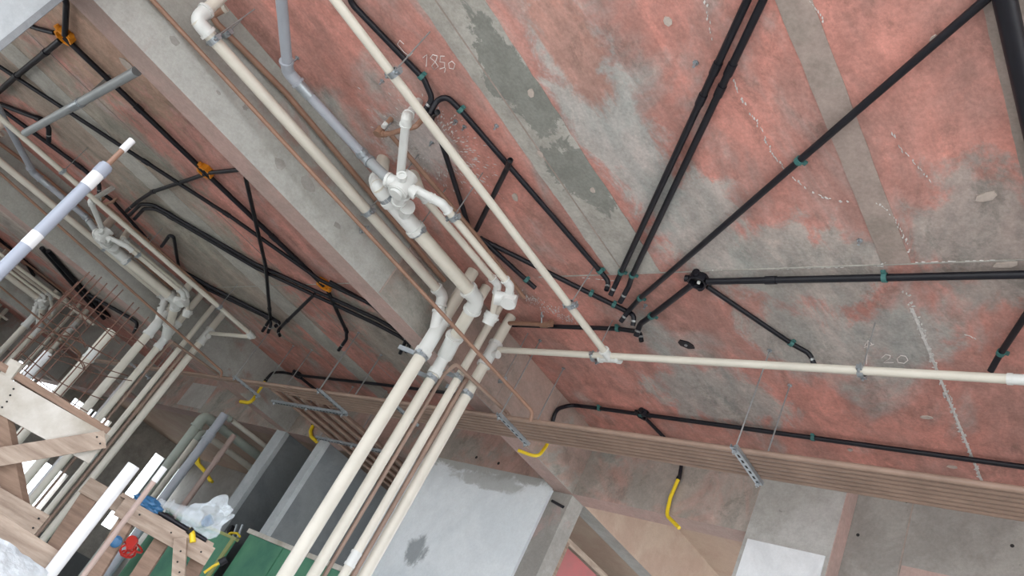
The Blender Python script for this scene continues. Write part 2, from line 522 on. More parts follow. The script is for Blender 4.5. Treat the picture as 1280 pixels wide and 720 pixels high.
# splash of lime around the pipe penetrations
spl = MB()
for i in range(420):
    a = random.uniform(0, 6.283); rr = 0.16 + abs(random.gauss(0, 0.10))
    cx, cy = 1.62 + math.cos(a) * rr * 1.15, 3.30 + math.sin(a) * rr
    l = random.uniform(.004, .016)
    c, s = math.cos(a), math.sin(a)
    spl.add([(cx + c * l, cy + s * l, 3.996), (cx - s * l * .3, cy + c * l * .3, 3.997), (cx - c * l, cy - s * l, 3.996), (cx + s * l * .3, cy - c * l * .3, 3.997)], [(0, 1, 2, 3)])
part('lime_splash', spl, 'lime', ceil, kind='stuff')
spl = MB()
for i in range(200):
    t = random.random()
    p = V((2.916, 3.553, 4.000)).lerp(V((3.187, 3.306, 4.000)), t)
    cx, cy = p.x + random.gauss(0, .03), p.y + random.gauss(0, .035)
    l = random.uniform(.003, .012)
    spl.add([(cx + l, cy + l * .4, 3.996), (cx - l * .2, cy + l * .3, 3.997), (cx - l, cy - l * .4, 3.996), (cx + l * .2, cy - l * .3, 3.997)], [(0, 1, 2, 3)])
part('lime_splash', spl, 'lime', ceil, kind='stuff')
# pale spacer blocks and flakes bedded in the slab
def flake(p, sx, sy, rz, m='lime', name='spacer_flake', t=0.006):
    p = V(p)
    pts = []
    for k in range(7):
        a = 2 * math.pi * k / 7
        r = random.uniform(.75, 1.1)
        x, y = math.cos(a) * sx * r, math.sin(a) * sy * r
        pts.append((p.x + x * math.cos(rz) - y * math.sin(rz), p.y + x * math.sin(rz) + y * math.cos(rz)))
    vs = [(x, y, SLAB - t) for x, y in pts] + [(x, y, SLAB + .001) for x, y in pts]
    return part(name, MB().add(vs, [tuple(range(7))] + [(k, k + 7, (k + 1) % 7 + 7, (k + 1) % 7) for k in range(7)]), m, ceil)
M['flake'] = mat('pale_pink_mortar', (0.52, 0.44, 0.39), 0.85, var=0.2, scale=30)
for p, sx, sy, rz in (((1.288, 1.627, 4.000), .022, .022, .3), ((1.442, 2.455, 4.000), .03, .018, .6), ((1.801, 2.640, 4.000), .025, .018, .2),
                      ((2.084, 2.471, 4.000), .022, .018, .4), ((2.366, 0.732, 4.000), .04, .022, 1.2), ((2.760, 0.728, 4.000), .05, .02, 1.4),
                      ((3.993, 1.301, 4.000), .035, .015, 1.5), ((4.461, 1.844, 4.000), .02, .015, 1), ((4.508, 1.278, 4.000), .03, .015, 1.5),
                      ((1.622, 0.755, 4.000), .02, .015, .8), ((2.064, 3.013, 4.000), .04, .02, .6), ((0.489, 5.471, 4.000), .07, .05, .3)):
    flake(p, sx, sy, rz, 'flake')
# dark rubber patch on the slab by the white pipe
dp = V((3.407, 2.532, 4.000))
flake(dp, .062, .038, 2.0, 'black', 'dark_plug', t=0.008)
part('plug_centre', MB().disc((dp.x, dp.y, SLAB - .014), (0, 0, 1), .010, .006, 10), 'steel', ceil)

# chalk figures on the slab
def chalk(strokes, name='chalk_mark', r=0.0022):
    mb = MB()
    for s in strokes:
        mb.tube([(p[0], p[1], SLAB - 0.0015) for p in s], r, 5, 0)
    return part(name, mb, 'chalk', ceil)
chalk([[(1.108, 2.943, 4.000), (1.099, 2.904, 4.000), (1.157, 2.963, 4.000)],
       [(1.124, 2.849, 4.000), (1.109, 2.870, 4.000), (1.120, 2.899, 4.000), (1.148, 2.887, 4.000), (1.176, 2.889, 4.000), (1.186, 2.928, 4.000), (1.162, 2.925, 4.000), (1.145, 2.879, 4.000), (1.124, 2.849, 4.000)],
       [(1.136, 2.806, 4.000), (1.129, 2.829, 4.000), (1.155, 2.858, 4.000), (1.167, 2.833, 4.000), (1.191, 2.854, 4.000), (1.191, 2.890, 4.000)],
       [(1.196, 2.852, 4.000), (1.215, 2.875, 4.000)],
       [(1.171, 2.784, 4.000), (1.177, 2.813, 4.000), (1.202, 2.828, 4.000), (1.213, 2.808, 4.000), (1.191, 2.778, 4.000), (1.171, 2.784, 4.000)]])
chalk([[(1.010, 2.999, 4.000), (0.985, 3.006, 4.000), (0.999, 3.039, 4.000), (1.048, 3.036, 4.000), (1.078, 3.020, 4.000), (1.067, 2.985, 4.000)], [(1.085, 3.084, 4.000), (1.055, 2.961, 4.000)]])
chalk([[(3.457, 1.397, 4.000), (3.427, 1.370, 4.000), (3.433, 1.348, 4.000), (3.461, 1.359, 4.000), (3.499, 1.400, 4.000), (3.495, 1.348, 4.000)],
       [(3.429, 1.297, 4.000), (3.458, 1.323, 4.000), (3.493, 1.324, 4.000), (3.497, 1.298, 4.000), (3.468, 1.272, 4.000), (3.434, 1.275, 4.000), (3.429, 1.297, 4.000)]])
chalk([[(3.309, 1.425, 4.000), (3.521, 1.491, 4.000)], [(3.358, 1.455, 4.000), (3.309, 1.425, 4.000), (3.348, 1.412, 4.000)], [(3.372, 1.462, 4.000), (3.341, 1.406, 4.000)]])

# cross beams between the bays (run along X); side, soffit in one mesh with two materials
def xbeam(y0, y1, x0, x1, label, side='beam', bottom='soffit', zb=BB):
    mb = MB().box((x0, y0, zb), (x1, y1, SLAB))
    me = mb.mesh('ceiling_beam')
    me.materials.append(M[side]); me.materials.append(M[bottom])
    me.polygons[0].material_index = 1
    o = part('ceiling_beam', me, None)
    tagp(o, label, 'beam', None, 'structure')
    return o
beam1 = xbeam(4.02, 4.215, -1.6, YB, 'grey concrete beam with pink underside crossing behind the main row of beige pipes')
beam2 = xbeam(8.45, 8.65, -1.6, YB, 'second concrete beam with red lower edge, deeper in the building')
beam3 = xbeam(12.87, 13.07, -1.6, YB, 'third concrete beam, far in the background on the left')
beam4 = xbeam(17.29, 17.49, -1.6, YB, 'most distant concrete beam on the far left')
# board marks on the near beam
for x in (2.25, 3.55, 4.15):
    part('form_joint', MB().box((x, 4.0145, BB + .01), (x + .008, 4.0205, SLAB)), 'strip2', beam1)
M['beam_pink'] = concrete('pinkish_brown_beam_concrete', (0.40, 0.29, 0.25), (0.36, 0.285, 0.25), (0.37, 0.345, 0.31), scale=1.7, seed=12.0, broad=0.5)
part('pink_cast_section', MB().box((2.255, 4.0165, BB + .004), (YB - .001, 4.0205, SLAB - .001)), 'beam_pink', beam1)
for (px, pz, s) in ((0.42, 3.62, .03), (0.9, 3.66, .02), (1.25, 3.58, .04), (1.45, 3.62, .05), (0.55, 3.9, .02), (1.1, 3.8, .018), (1.75, 3.57, .03), (0.75, 3.6, .016)):
    vs = []
    for k in range(8):
        a = k * math.pi / 4
        vs.append((px + math.cos(a) * s * random.uniform(.5, 1.3), 4.0185, pz + math.sin(a) * s * random.uniform(.4, 1.0)))
    part('cement_scab', MB().add(vs + [(x, 4.021, z) for x, y, z in vs], [tuple(range(8))] + [(k, k + 8, (k + 1) % 8 + 8, (k + 1) % 8) for k in range(8)]), 'recess', beam1)

# edge beam along Y at the back of the bays
yb = MB().box((YB, 1.93, BB), (YB + .2, 19.2, SLAB))
me = yb.mesh('ceiling_beam')
me.materials.append(M['ybeam']); me.materials.append(M['soffit'])
me.polygons[0].material_index = 1
edge = part('ceiling_beam', me, None)
tagp(edge, 'mottled pink and grey edge beam running behind the bundle of brown pipes', 'beam', None, 'structure')
part('form_joint', MB().box((YB - .004, 2.50, BB), (YB + .001, 2.508, SLAB)), 'strip2', edge)
part('grey_patch', MB().box((YB - .004, 10.9, BB + .06), (YB + .001, 11.7, SLAB - .1)), 'col', edge)
# pillar at right
pil = struct('column_grey', MB().box((YB - .006, 1.925, 0), (YB + .19, 2.50, SLAB - .001)), 'col', 'grey concrete column with white plastered foot at the end of the edge beam')
part('plaster_coat', MB().box((YB - .014, 1.95, 0), (YB + .02, 2.47, 3.40)), 'white_plaster', pil)
part('red_side_face', MB().box((YB - .004, 1.918, 0), (YB + .168, 1.9255, SLAB - .002)), 'soffit', pil)
# recessed wall right of the column
wr = struct('wall_right', MB().box((YB + .17, -3.5, 0), (YB + .40, 1.93, SLAB - .001)), 'recess', 'recessed mottled grey wall to the right of the column')
part('form_joint', MB().box((YB + .166, 1.575, 0), (YB + .171, 1.583, SLAB - .02)), 'strip2', wr)
part('pink_form_band', MB().box((YB + .165, -3.5, 2.9), (YB + .171, 1.57, 3.52)), 'soffit', wr)
for yy, zz in ((1.02, 3.78), (1.86, 3.66), (1.62, 3.95)):
    part('tie_hole', MB().disc((YB + .171, yy, zz), (-1, 0, 0), .011, .003, 10), 'dark', wr)
# pale plastered wall in the middle, grey wall end beside it
ww = struct('wall_middle', MB().box((YB - .010, 4.235, 0), (YB + .16, 6.12, 3.52)), 'white_wall', 'pale blue grey plastered wall below the brown pipes')
for yy, zz in ((5.25, 3.6), (4.95, 3.585)):
    part('tie_hole', MB().disc((YB - .0005, yy, zz), (-1, 0, 0), .014, .003, 10), 'dark', edge)
we = struct('wall_end', MB().box((YB + .02, 4.03, 0), (YB + .20, 4.234, BB - .001)), 'recess', 'bare grey wall end right of the pale plastered wall')
part('black_tube_stub', MB().tube([(YB + .015, 4.20, 3.36), (YB + .015, 4.06, 3.33)], .012, 10), 'black', we)
# partitions further left, shade painted into dark faces, light into pale ends
p1 = struct('wall_partition', MB().box((YB + .06, 8.50, 0), (9.0, 8.68, BB)), 'grey_plaster', 'dark grey partition with end edge painted pale as lit, farther of the two')
part('lit_end', MB().box((YB, 8.48, 0), (YB + .06, 8.70, BB - .001)), 'lit_edge', p1)
p2 = struct('wall_partition', MB().box((YB + .06, 7.62, 0), (9.0, 7.74, BB)), 'grey_plaster', 'dark grey partition with end edge painted pale as lit, nearer of the two')
part('lit_end', MB().box((YB, 7.60, 0), (YB + .06, 7.74, BB - .001)), 'lit_edge', p2)
wb = struct('wall_back', MB().box((9.0, 5.5, 0), (9.2, 19.2, 4.2)), 'col', 'plain wall closing the rooms behind the edge beam')
# slab and beam beyond the edge beam (tan, plywood faced)
c2 = struct('ceiling', MB().box((YB + .2, -3.5, SLAB), (9.2, 19.2, 4.2)), 'tan', 'tan slab with plywood marks beyond the edge beam')
xb2 = xbeam(4.02, 4.215, YB + .2, 9.0, 'tan sided beam with rough grey underside beyond the edge beam', 'tan', 'col')
for yy in (3.2, 2.4):
    part('form_joint', MB().box((YB + .21, yy, SLAB - .004), (9, yy + .008, SLAB + .001)), 'strip2', c2)
part('timber_offcut', MB().bar((6.273, 3.249, 3.980), (6.637, 3.236, 3.980), .05, .03), 'wood2', c2)
# far end wall with window openings, floor
fl = struct('floor', MB().box((-1.6, -3.5, -0.2), (9.2, 19.2, 0.0)), 'floor', 'dusty concrete floor slab')
gr = struct('ground_outside', MB().box((-80, -80, -0.5), (80, 90, -0.21)), 'ground', 'pale open ground around the building')
wl = struct('wall_left_shading', MB().box((-1.6, 4.24, 0), (-1.4, 19.2, 1.1)), 'grey_plaster', 'unseen grey side wall added to dim the inner bays, left of the white column')  # out of view, added with openings sized to limit light in the inner bays
for a, b in ((4.24, 4.5), (8.3, 8.8), (12.7, 13.2), (15.0, 19.2)):
    part('wall_pier', MB().box((-1.6, a, 1.1), (-1.4, b, SLAB - .001)), 'grey_plaster', wl)
part('wall_head', MB().box((-1.6, 4.5, 3.3), (-1.4, 15.0, SLAB - .001)), 'grey_plaster', wl)
fw = struct('wall_far', MB().box((-1.6, 19.0, 0), (9.2, 19.18, 1.0)), 'grey_plaster', 'grey far wall with bright window openings')
part('wall_head', MB().box((-1.6, 19.0, 3.6), (9.2, 19.18, SLAB)), 'strip', fw)
for a, b, z0, z1 in ((-1.6, 4.4, 1.0, 3.6), (5.4, 5.8, 1.0, 3.6), (6.8, 8.1, 1.0, 3.6), (8.95, 9.2, 1.0, 3.6), (4.4, 5.4, 2.3, 2.9), (5.8, 6.8, 2.2, 2.9), (4.4, 5.4, 1.0, 1.3), (8.1, 8.95, 1.0, 1.7)):
    part('wall_pier', MB().box((a, 19.0, z0), (b, 19.18, z1)), 'strip', fw)
for a, z0, z1 in ((4.72, 1.3, 2.3), (5.06, 1.3, 2.3), (4.9, 2.9, 3.6), (6.12, 1.0, 2.2), (6.46, 1.0, 2.2), (6.3, 2.9, 3.6), (8.38, 1.7, 3.6), (8.66, 1.7, 3.6)):
    part('mullion', MB().box((a, 19.04, z0), (a + .06, 19.12, z1)), 'rod', fw)
# corner column top left, close to the viewer
cl = struct('column_white', MB().box((-0.75, 3.88, 0), (-0.035, 4.24, SLAB - .001)), 'pale_column', 'white plastered column at the upper left corner')
part('shaded_arris', MB().box((-.05, 3.875, 0), (-.022, 4.245, SLAB - .002)), 'arris_shade', cl)  # darker strip paints the shade of the column's edge face

# ------------------------------------------------------------------ pipe kit
def dirn(a, b):
    return (V(b) - V(a)).normalized()

def socket(mb, c, d, r, l=0.05):
    """thick socket with a bead at its mouth"""
    c, d = V(c), V(d).normalized()
    mb.tube([c - d * l / 2, c + d * l / 2], r * 1.12, 16)
    mb.ringband(c + d * l * 0.4, d, r * 0.9, r * 1.2, l * 0.22, 16)

def elbow(parent, a, p, b, r, m='fit', l=None, name='elbow'):
    """bend at p coming from a going to b"""
    l = l or r * 2.2
    d0, d1 = dirn(p, a), dirn(p, b)
    p = V(p)
    mb = MB().tube([p + d0 * l, p, p + d1 * l], r * 1.17, 16, rad=r * 1.7, n=6)
    for d in (d0, d1):
        mb.ringband(p + d * (l - r * .15), d, r * .9, r * 1.36, r * .45, 16)
    return part(name, mb, m, parent)

def coupling(parent, c, d, r, l=0.07, m='fit', name='coupling'):
    c, d = V(c), V(d).normalized()
    mb = MB().tube([c - d * l / 2, c + d * l / 2], r * 1.1, 16)
    mb.ringband(c + d * l * .42, d, r * .9, r * 1.22, l * .2, 16)
    mb.ringband(c - d * l * .42, d, r * .9, r * 1.22, l * .2, 16)
    return part(name, mb, m, parent)

def tee(parent, c, d, bdir, r, rb, l=0.16, bl=0.12, m='fit', off=0.0, name='tee'):
    c, d, bdir = V(c), V(d).normalized(), V(bdir).normalized()
    mb = MB().tube([c - d * l / 2, c + d * l / 2], r * 1.16, 16)
    for s in (-1, 1):
        mb.ringband(c + d * s * l * .45, d, r * .9, r * 1.34, l * .12, 16)
    q = c + d * off
    mb.tube([q, q + bdir * bl], rb * 1.16, 16)
    mb.ringband(q + bdir * bl * .92, bdir, rb * .9, rb * 1.36, rb * .45, 16)
    return part(name, mb, m, parent)

def straight(parent, pts, r, m='beige', rad=0.0, name='pipe', seg=18, hollow=(False, False)):
    return part(name, MB().tube(pts, r, seg, rad, hollow=hollow), m, parent)

def clamp(p, d, r, label, top=SLAB, group='pipe clamps', lean=(0, 0), side=None):
    """steel strap round a pipe with bolt ears and a threaded hanger rod up to the slab"""
    p, d = V(p), V(d).normalized()
    t = thing('pipe_clamp', label, 'clamp', tuple(p), group)
    u = Vector((0, 0, 1)) - d * d.z
    if u.length < .3:
        u = V(side if side else (0, 1, 0))
    u.normalize()
    n = d.cross(u)
    part('strap', MB().ringband(p, d, r * 1.0, r * 1.0 + .006, .03, 18), 'steel', t)
    for s in (-1, 1):
        c = p + n * s * (r + .014)
        part('ear', MB().bar(c - d * .013, c + d * .013, .026, .022, up=n).tube([c - u * .024, c + u * .024], .007, 8), 'steel', t)
    q = p + u * (r + .004)
    if top is not None and abs(d.z) < .5:
        e = Vector((p.x + lean[0], p.y + lean[1], top))
        part('rod', MB().tube([q, e], .0035, 6), 'rod', t)
    elif side:
        part('bracket', MB().bar(q, q + u * .12, .03, .01, up=d), 'steel', t)
    return t

BAYS = [(4.42, 'in the second bay behind the first beam'), (8.84, 'in the third bay at far left'), (13.26, 'in the farthest bay at far left')]
PROTO = []     # (root, label for copies, how many bays)
def bay(root, text, n=3):
    PROTO.append((root, text, n))
    return root

SY = 3.85
# --- vertical stacks
def stack(x, y, r, label, ctext, top=SLAB, m='beige', n=3, joints=()):
    t = thing('drain_stack', label, 'pipe', (x, y, 0), 'vertical drain stacks')
    straight(t, [(x, y, 0), (x, y, top)], r, m)
    for z in joints:
        coupling(t, (x, y, z), (0, 0, 1), r, .09)
    return bay(t, ctext, n)
s1 = stack(2.668, SY, .0425, 'thick beige vertical drain pipe, leftmost of the four foreground stacks', 'leftmost beige vertical stack', joints=())
s2 = stack(2.832, SY, .035, 'beige vertical drain pipe, second from left of the four foreground stacks', 'second beige vertical stack')
s3 = stack(3.020, SY, .0285, 'slim beige vertical drain pipe, third from left of the foreground stacks', 'third slim beige vertical stack', joints=(2.05,))
s4 = stack(3.158, SY, .038, 'beige vertical drain pipe, rightmost of the four foreground stacks', 'rightmost beige vertical stack')
# wye branches on the stacks
tee(s1, (2.668, SY, 3.44), (0, 0, 1), (-.42, 0, .9), .0425, .035, l=.30, bl=.16, off=.02, name='wye_branch')
tee(s2, (2.832, SY, 3.42), (0, 0, 1), (-.60, -.72, .48), .035, .045, l=.34, bl=.20, off=-.02, name='wye_branch')
tee(s4, (3.158, SY, 3.66), (0, 0, 1), (0, -1, .02), .038, .021, l=.20, bl=.085, name='tee')

# --- horizontal drains of one bathroom
P1 = thing('drain_pipe', 'long beige drain pipe along the near grey beam, upward elbow at its top', 'pipe', (0.42, 3.85, 3.70), 'horizontal drain pipes')
a1, e1 = (0.40, 3.845, 3.70), (2.565, 3.855, 3.70)
straight(P1, [a1, e1], .0325)
elbow(P1, e1, a1, (0.40, 3.845, 4.0), .0325, l=.085)
straight(P1, [(0.40, 3.845, 3.74), (0.40, 3.845, SLAB)], .0325)
elbow(P1, a1, e1, (2.64, 3.852, 3.53), .0325, l=.075)
straight(P1, [e1, (2.645, 3.852, 3.52)], .0325, 'fit', name='spigot')
bay(P1, 'long beige drain pipe beside the beam')

P2 = thing('drain_pipe', 'thickest beige drain pipe running from the white trap to the second stack', 'pipe', (1.58, 3.49, 3.65), 'horizontal drain pipes')
a2, e2 = (1.575, 3.49, 3.65), (2.55, 3.485, 3.65)
straight(P2, [a2, e2], .0435)
elbow(P2, e2, a2, (1.63, 3.80, 3.98), .0435, l=.11)
straight(P2, [a2, (1.64, 3.81, 4.0)], .042)
elbow(P2, a2, e2, (2.80, 3.76, 3.47), .0435, l=.095)
straight(P2, [e2, (2.79, 3.80, 3.45)], .042)
tee(P2, (1.80, 3.49, 3.65), (1, 0, 0), (-.45, -.75, -.1), .0435, .034, l=.26, bl=.14, name='wye_branch')
bay(P2, 'thickest beige drain pipe')

P3 = thing('drain_pipe', 'thin pale pipe between the thickest drain pipe and the trap outlet pipe', 'pipe', (1.75, 3.36, 3.75), 'horizontal drain pipes')
a3, e3 = (1.74, 3.36, 3.75), (2.53, 3.35, 3.75)
straight(P3, [a3, e3], .0215)
elbow(P3, e3, a3, (1.78, 3.66, 3.99), .0215, l=.06)
straight(P3, [a3, (1.78, 3.655, 4.0)], .032, 'beige')
elbow(P3, a3, e3, (2.69, 3.45, 3.66), .0215, l=.06)
straight(P3, [e3, (2.70, 3.46, 3.645)], .0205)
part('trap_ring', MB().disc((2.70, 3.47, 3.665), (.35, .3, -.85), .046, .05, 18).disc((2.715, 3.483, 3.63), (.35, .3, -.85), .04, .04, 18).ringband((2.71, 3.475, 3.64), (.35, .3, -.85), .04, .053, .014, 18), 'fit', P3)
bay(P3, 'thin pale drain pipe')

P4 = thing('drain_pipe', 'thin beige outlet pipe leaving the white trap and ending in a capped cleanout', 'pipe', (1.7, 3.12, 3.65), 'horizontal drain pipes')
a4, e4 = (1.80, 3.115, 3.65), (2.43, 3.11, 3.65)
straight(P4, [a4, e4], .0215)
straight(P4, [(1.60, 3.21, 3.63), (1.72, 3.13, 3.645)], .0215, 'fit', name='trap_outlet')
elbow(P4, (1.60, 3.21, 3.63), (1.755, 3.115, 3.65), e4, .0222, l=.06)
coupling(P4, (1.66, 3.17, 3.637), (.12, -.08, .015), .0215, .09)
elbow(P4, a4, e4, (2.52, 3.16, 3.60), .0215, l=.055)
part('cleanout', MB().tube([(2.45, 3.20, 3.58), (2.52, 3.10, 3.60)], .043, 18).disc((2.47, 3.10, 3.57), (-.1, -.3, -.9), .045, .03, 18).disc((2.466, 3.094, 3.555), (-.1, -.3, -.9), .034, .012, 6), 'fit', P4)
bay(P4, 'thin trap outlet pipe')

hub = thing('floor_trap', 'white round floor drain trap where grey and white pipes meet', 'trap', (1.57, 3.25, 3.55))
hm = MB().disc((1.57, 3.25, 3.56), (0, 0, 1), .050, .13, 20, .054)
hm.ringband((1.57, 3.25, 3.575), (0, 0, 1), .045, .056, .02, 20)
part('body', hm, 'fit', hub)
part('cap', MB().disc((1.57, 3.25, 3.545), (0, 0, 1), .036, .018, 20), 'fit', hub)
for dx, dy, l, r_ in ((-.55, .8, .085, .034), (-.75, -.7, .08, .022), (.75, -.55, .08, .03), (.75, .6, .08, .034)):
    c = V((1.57, 3.25, 3.62))
    d = V((dx, dy, 0)).normalized()
    part('inlet', MB().tube([c, c + d * l], r_ * 1.1, 14).ringband(c + d * l, d, r_ * .8, r_ * 1.25, .016, 14), 'fit', hub)
part('outlet', MB().tube([(1.60, 3.28, 3.61), (1.70, 3.42, 3.63)], .036, 16).ringband((1.675, 3.385, 3.625), (.1, .14, .02), .03, .043, .02, 16), 'fit', hub)
bay(hub, 'white round floor drain trap')

GP = thing('grey_drain_pipe', 'grey pipe bending down from the slab to the white trap', 'pipe', (0.5, 3.24, 3.75))
g = [(0.18, 2.90, 3.80), (0.509, 3.258, 3.760), (0.832, 3.568, 3.740), (1.419, 3.506, 3.720), (1.475, 3.452, 3.700), (1.53, 3.33, 3.63)]
straight(GP, [g[0], g[2]], .0275, 'greypvc')
straight(GP, [g[2], g[3]], .0265, 'greypvc')
straight(GP, [g[3], g[5]], .029, 'palegrey')
elbow(GP, g[1], g[2], g[3], .0275, 'greypvc', l=.075)
part('steel_sleeve', MB().tube([V(g[3]) + dirn(g[3], g[2]) * .05, g[3], V(g[3]) + dirn(g[3], g[5]) * .05], .031, 16, rad=.03).ringband(V(g[3]) + dirn(g[3], g[2]) * .03, dirn(g[2], g[3]), .026, .035, .02, 16).ringband(V(g[3]) + dirn(g[3], g[5]) * .04, dirn(g[5], g[3]), .026, .035, .02, 16), 'steel', GP)
part('sleeve', MB().tube([V(g[2]) + dirn(g[2], g[3]) * .07, V(g[2]) + dirn(g[2], g[3]) * .16], .0305, 16), 'steel', GP)
bay(GP, 'bent grey drain pipe')

WV = thing('vent_pipe', 'short white pipe with elbow rising from the trap to the slab', 'pipe', (1.23, 2.95, 3.7))
v0, v1, v2 = (1.55, 3.28, 3.66), (1.235, 2.956, 3.700), (1.33, 3.18, 4.0)
straight(WV, [v0, v1], .023, 'fit')
elbow(WV, v0, v1, v2, .023, l=.05)
straight(WV, [v1, v2], .023, 'fit')
bay(WV, 'short white elbowed vent pipe')

# --- W pipe and H pipe
WP = thing('branch_pipe', 'beige pipe running diagonally across the picture from top centre to the white tee', 'pipe', (0.1, 2.83, 3.7), 'slender beige branch pipes')
straight(WP, [(-0.5, 2.83, 3.70), (3.10, 2.845, 3.70)], .0222)
bay(WP, 'straight beige branch pipe hung below the slab', 3)
HP = thing('branch_pipe', 'beige pipe running level from the right edge to the rightmost stack', 'pipe', (3.17, 3.7, 3.70), 'slender beige branch pipes')
straight(HP, [(3.16, SY - .06, 3.705), (3.155, 0.70, 3.70)], .0215)
straight(HP, [(3.155, 0.70, 3.70), (3.15, -1.5, 3.70)], .0215)
coupling(HP, (3.155, 0.70, 3.70), (0, 1, 0), .0215, .10)
tee(HP, (3.178, 2.845, 3.70), (0, 1, 0), (-1, 0, 0), .0235, .0245, l=.15, bl=.085)
HS = thing('branch_pipe', 'short beige pipe with white elbow beside the stacks of the second bay', 'pipe', (3.17, 8.1, 3.70), 'slender beige branch pipes')
straight(HS, [(3.16, SY + 4.36, 3.705), (3.178, 7.265, 3.70)], .0215)
elbow(HS, (3.19, 8.1, 3.7), (3.17, 7.265, 3.70), (2.9, 7.265, 3.70), .0222, l=.07)

# --- brown water pipes
B1 = thing('water_pipe', 'thin brown pipe along the grey beam face, crossing in front of the stacks', 'pipe', (0.2, 3.98, 3.67), 'thin brown water pipes')
b = [(0.0, 3.99, 3.67), (0.37, 3.985, 3.67), (3.394, 3.450, 3.383), (3.421, 3.460, 3.330)]
straight(B1, b, .0125, 'brown', rad=.05)
bay(B1, 'thin brown pipe along the beam', 2)
B4 = thing('water_pipe', 'brown pipe between the second and third stacks, bent over toward the brown bundle', 'pipe', (2.93, 3.92, 0), 'thin brown water pipes')
straight(B4, [(2.90, 3.85, 0), (2.90, 3.85, 3.30), (2.884, 3.770, 3.379), (3.519, 3.802, 3.420), (3.536, 3.778, 3.400)], .0135, 'rackbrown', rad=.025)
bay(B4, 'brown vertical water pipe', 2)
B5 = thing('water_pipe', 'brown vertical pipe between the third and fourth stacks', 'pipe', (3.12, 3.92, 0), 'thin brown water pipes')
straight(B5, [(3.083, 3.85, 0), (3.083, 3.85, 3.40)], .0165, 'rackbrown')
bay(B5, 'brown vertical pipe between stacks', 2)
B2 = thing('water_pipe', 'brown pipe in the corner of slab and beam with a pale end cap', 'pipe', (0.45, 3.95, 3.92), 'thin brown water pipes')
straight(B2, [(0.461, 3.930, 3.914), (0.452, 3.985, 3.869), (0.498, 3.985, 3.862), (0.553, 3.985, 3.866), (1.003, 3.985, 3.898), (2.6, 3.985, 3.86)], .017, 'brown', rad=.02)
part('end_cap', MB().disc((0.461, 3.930, 3.914), dirn((0.452, 3.985, 3.869), (0.461, 3.930, 3.914)), .021, .02, 14), 'beige', B2)
bay(B2, 'brown pipe in the slab corner', 2)
B3 = thing('water_pipe', 'brown pipe with a small valve beside the trap, following the thin outlet pipe', 'pipe', (1.46, 3.47, 3.9), 'thin brown water pipes')
straight(B3, [(1.435, 3.467, 3.920), (1.605, 3.460, 3.920), (2.216, 3.439, 3.920), (2.855, 3.462, 3.920)], .014, 'brown')
straight(B3, [(1.400, 3.524, 3.900), (1.418, 3.433, 3.900), (1.414, 3.310, 3.900), (1.419, 3.220, 3.910), (1.419, 3.212, 3.960)], .015, 'brown', rad=.02)
part('valve_body', MB().disc((1.390, 3.512, 3.880), (0, 0, 1), .024, .05, 12).tube([(1.409, 3.505, 3.900), (1.411, 3.470, 3.900)], .02, 10).disc((1.386, 3.476, 3.920), (0, 0, 1), .016, .08, 12), 'brown', B3)
part('valve_cap', MB().disc((1.368, 3.448, 3.900), (0, 0, 1), .015, .03, 12), 'fit', B3)
part('valve_lever', MB().bar((1.383, 3.428, 3.885), (1.347, 3.350, 3.885), .012, .006), 'steel', B3)
bay(B3, 'brown pipe with small valve', 2)

B6 = thing('water_pipe', 'short brown pipe stub with steel rod beside the rightmost stack top', 'pipe', (3.128, 3.778, 3.930), 'thin brown water pipes')
straight(B6, [(3.149, 3.856, 3.930), (3.146, 3.752, 3.930), (3.154, 3.423, 3.930)], .016, 'brown')
part('elbow', MB().tube([(3.157, 3.526, 3.930), (3.155, 3.452, 3.930), (3.170, 3.456, 3.970)], .020, 12, rad=.03), 'brown', B6)
part('rod', MB().tube([(3.139, 3.507, 3.930), (3.092, 3.508, 3.990)], .005, 6).disc((3.094, 3.487, 3.950), (0, 0, 1), .012, .012, 6), 'steel', B6)
for p in ((1.157, 3.324, 4.000), (1.497, 3.032, 4.000), (1.542, 3.001, 4.000), (1.580, 2.791, 4.000), (1.496, 1.599, 4.000), (3.026, 2.634, 4.000), (0.873, 3.809, 4.000), (2.570, 1.260, 4.000), (1.595, 3.315, 4.000)):
    p = V(p)
    part('anchor', MB().tube([(p.x, p.y, SLAB), (p.x, p.y, SLAB - .03)], .006, 8).disc((p.x, p.y, SLAB - .006), (0, 0, 1), .013, .006, 8), 'steel', ceil)
# --- clamps on the foreground pipes
clamp((0.52, 3.845, 3.70), (1, 0, 0), .0325, 'steel clamp at the upper end of the beige pipe beside the beam', lean=(.03, -.02))
clamp((1.78, 3.85, 3.70), (1, 0, 0), .0325, 'steel clamp halfway along the beige pipe beside the beam', lean=(.02, 0))
clamp((1.655, 3.49, 3.65), (1, 0, 0), .0455, 'steel clamp just below the elbow of the thickest drain pipe')
clamp((1.93, 3.49, 3.65), (1, 0, 0), .0455, 'steel clamp below the branch of the thickest drain pipe')
clamp((1.86, 3.115, 3.65), (1, 0, 0), .0215, 'small steel clamp on the thin trap outlet pipe')
clamp((0.998, 2.821, 3.700), (1, 0, 0), .0222, 'small steel clamp on the upper part of the diagonal beige pipe', lean=(.0, -.03))
clamp((2.663, 2.832, 3.700), (1, 0, 0), .0222, 'small steel clamp near the lower end of the diagonal beige pipe', lean=(.0, -.03))
clamp((3.180, 2.966, 3.700), (0, 1, 0), .0215, 'small steel clamp beside the white tee on the level pipe')
clamp((3.167, 1.353, 3.700), (0, 1, 0), .0215, 'small steel clamp on the level beige pipe near the chalk mark', lean=(.0, .0))
clamp((2.668, SY, 3.28), (0, 0, 1), .0425, 'steel clamp round the leftmost foreground stack', side=(-.5, .8, 0))
